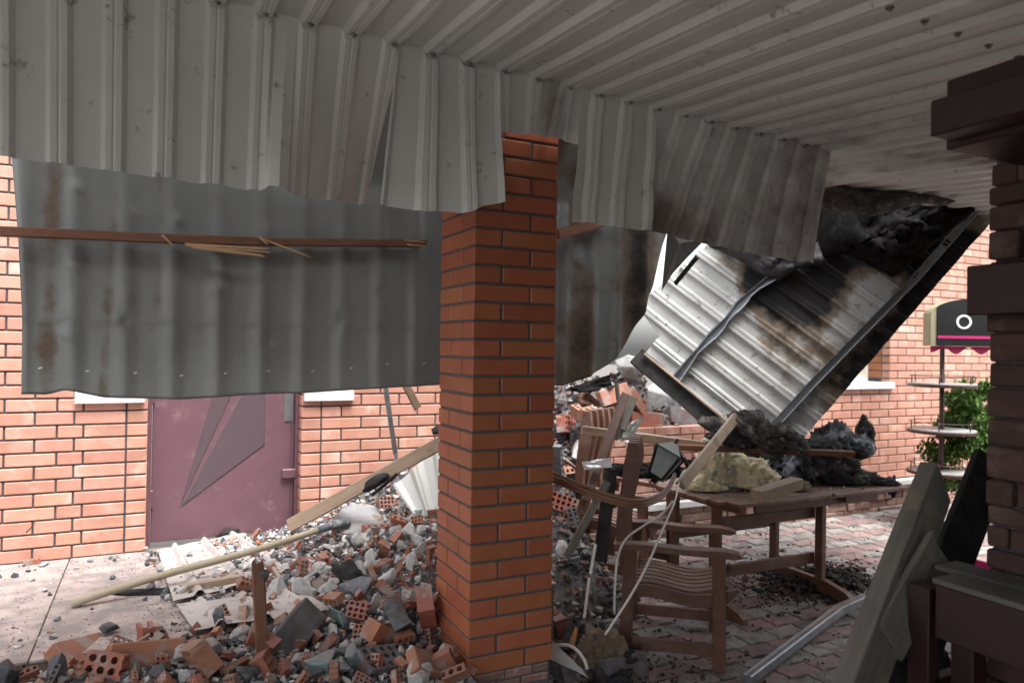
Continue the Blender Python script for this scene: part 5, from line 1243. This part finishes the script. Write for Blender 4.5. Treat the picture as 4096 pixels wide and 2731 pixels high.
# ------------------------------------------------------------------ display stand
es = empty('display_stand', (6.22, 4.09, .12), 'tiered display stand with round shelves and an arched black board on top', 'stand')
ex, ey = 6.22, 4.09
obj('pole', tube_mesh('pole', [(ex, ey, .1), (ex, ey, 1.0), (ex, ey, 1.72)], .02, m_pole, 10), es)
def disc(nm, cx_, cy_, z, r, t, mat, n=32):
    vs = [(cx_ + r*math.cos(2*PI*i/n), cy_ + r*math.sin(2*PI*i/n), zz) for zz in (z, z+t) for i in range(n)]
    return obj(nm, mesh(nm, vs, [tuple(reversed(range(n))), tuple(range(n, 2*n))] + [(i, (i+1) % n, n+(i+1) % n, n+i) for i in range(n)], mat), es)
for z in (EYE - .268, EYE - .672, EYE - 1.03, .20):
    d_ = disc('shelf', ex, ey, z, .265, .012, m_shelf); r_ = disc('shelf_rim', ex, ey, z - .022, .27, .024, m_pole)
    ring = [(ex + .255*math.cos(2*PI*i/24), ey + .255*math.sin(2*PI*i/24), z + .075) for i in range(25)]
    obj('rail', tube_mesh('rail', ring, .003, m_pole, 5), es)
    for i in range(6):
        a = 2*PI*i/6 + 2.6; p = (ex + .255*math.cos(a), ey + .255*math.sin(a), z)
        obj('rail_post', tube_mesh('rail_post', [p, (p[0], p[1], z + .085)], .005, m_pole, 5), es)
# arched board: front faces the viewer
BX = at(2245, 742, 6.25); rgt = RT; ar = []
def bpnt(s, z, d=0): return BX + rgt * s + UPW * z - FWH * d
W2 = .40
out = [(-W2, -.20), (W2, -.20)] + [(W2*math.cos(a), .04 + .17*math.sin(a)**.8) for a in [PI*i/20 for i in range(1, 20)]]
out = [(-W2, -.20), (W2, -.20), (W2, .04)] + [(W2*math.cos(PI*i/20), .04 + .17*(math.sin(PI*i/20)**.75)) for i in range(1, 20)] + [(-W2, .04)]
n = len(out); vs = [bpnt(s, z, 0) for s, z in out] + [bpnt(s + .0, z, -.12) for s, z in out]
sb = obj('sign_body', mesh('sign_body', vs, [tuple(range(n)), tuple(reversed(range(n, 2*n)))] + [((i+1) % n, i, n+i, n+(i+1) % n) for i in range(n)], m_khaki), es)
o2 = [(max(s, -W2 + .05), z) for s, z in out]
vs = [bpnt(s, z * .999, .003) for s, z in o2] + [bpnt(s, z * .999, .012) for s, z in o2]
face_ = obj('sign_face', mesh('sign_face', vs, [tuple(range(n)), tuple(range(n, 2*n))] + [((i+1) % n, i, n+i, n+(i+1) % n) for i in range(n)], m_print), sb)
vs = [bpnt(a, z, d) for d in (.013, .016) for a, z in ((-W2+.05, -.135), (W2, -.135), (W2, -.112), (-W2+.05, -.112))]
obj('sign_stripe', mesh('sign_stripe', vs, [(0, 1, 2, 3), (4, 5, 6, 7)] + [(i, (i+1) % 4, 4+(i+1) % 4, 4+i) for i in range(4)], m_mag), sb)
lc = (-.125, .008); vs = []; n = 40
for d in (.013, .018):
    for r1, r2 in ((.047, .045), (.066, .061)):
        for i in range(n): a = 2*PI*i/n; vs.append(bpnt(lc[0] + r1*math.cos(a), lc[1] + r2*math.sin(a), d))
fs = []
for i in range(n):
    j = (i+1) % n; fs.append((2*n+i, 2*n+j, 3*n+j, 3*n+i)); fs.append((n+i, n+j, 3*n+j, 3*n+i)); fs.append((i, j, 2*n+j, 2*n+i))
obj('letter', mesh('letter', vs, fs, m_letter), sb)
vs = []; scal = []
for i in range(41):
    s = lerp(-W2 + .03, W2, i/40); scal.append((s, -.205 - .035 - .03*math.cos(i*.55) * (1 if i > 6 else .6)))
top_ = [(s, -.202) for s, _ in scal]; n = 41
for d in (-.05, -.056):
    vs += [bpnt(s, z, d) for s, z in top_] + [bpnt(s, z, d) for s, z in scal]
fs = []
for i in range(40): fs += [(i, i+1, n+i+1, n+i), (2*n+i, 2*n+i+1, 3*n+i+1, 3*n+i)]
obj('scalloped_trim', mesh('scalloped_trim', vs, fs, m_mag), sb)
tag(box_obj('magenta_panel', 3.6, 3.62, 1.9, 2.6, .48, .62, m_mag), 'strip of magenta panel glimpsed behind the stone pillar above the ledge', 'panel')
# ------------------------------------------------------------------ shrub
random.seed(15)
def shrub(name, c, hgt, rad, nl, label):
    r = empty(name, c, label, 'shrub')
    obj('stem', tube_mesh('stem', [c, c + Vector((.02, .01, hgt*.4)), c + Vector((0, .02, hgt*.85))], .02, m_stem, 7, .006), r)
    clumps = []
    for i in range(64):
        a = random.uniform(0, 6.28); z = random.uniform(.08, 1) * hgt; rr_ = rad * (1 - .55*z/hgt) * random.uniform(.2, 1)
        clumps.append((c + Vector((rr_*math.cos(a), rr_*math.sin(a), z)), random.uniform(.06, .14)))
        if i % 3 == 0: obj('branch', tube_mesh('branch', [c + Vector((0, 0, z*.6)), clumps[-1][0]], .007, m_stem, 5, .002), r)
    vs = []; fs = []
    for _ in range(nl):
        p, q = random.choice(clumps); d = Vector((random.gauss(0, 1), random.gauss(0, 1), random.gauss(0, 1))).normalized()
        pp_ = p + d * q * random.random() ** .5; L = random.uniform(.018, .034); R = rr().to_3x3(); o_ = len(vs)
        for a, b, c_ in ((-L, 0, 0), (0, L*.42, .004), (L, 0, 0), (0, -L*.42, .004)): vs.append(pp_ + R @ Vector((a, b, c_)))
        fs.append((o_, o_+1, o_+2, o_+3))
    f = obj('foliage', mesh('foliage', vs, fs, m_leaf), r); f['kind'] = 'stuff'
    return r
shrub('shrub', at(2235, 1160, 6.6) * 1.0, 1.04, .52, 17000, 'bright green leafy shrub growing behind the display stand')
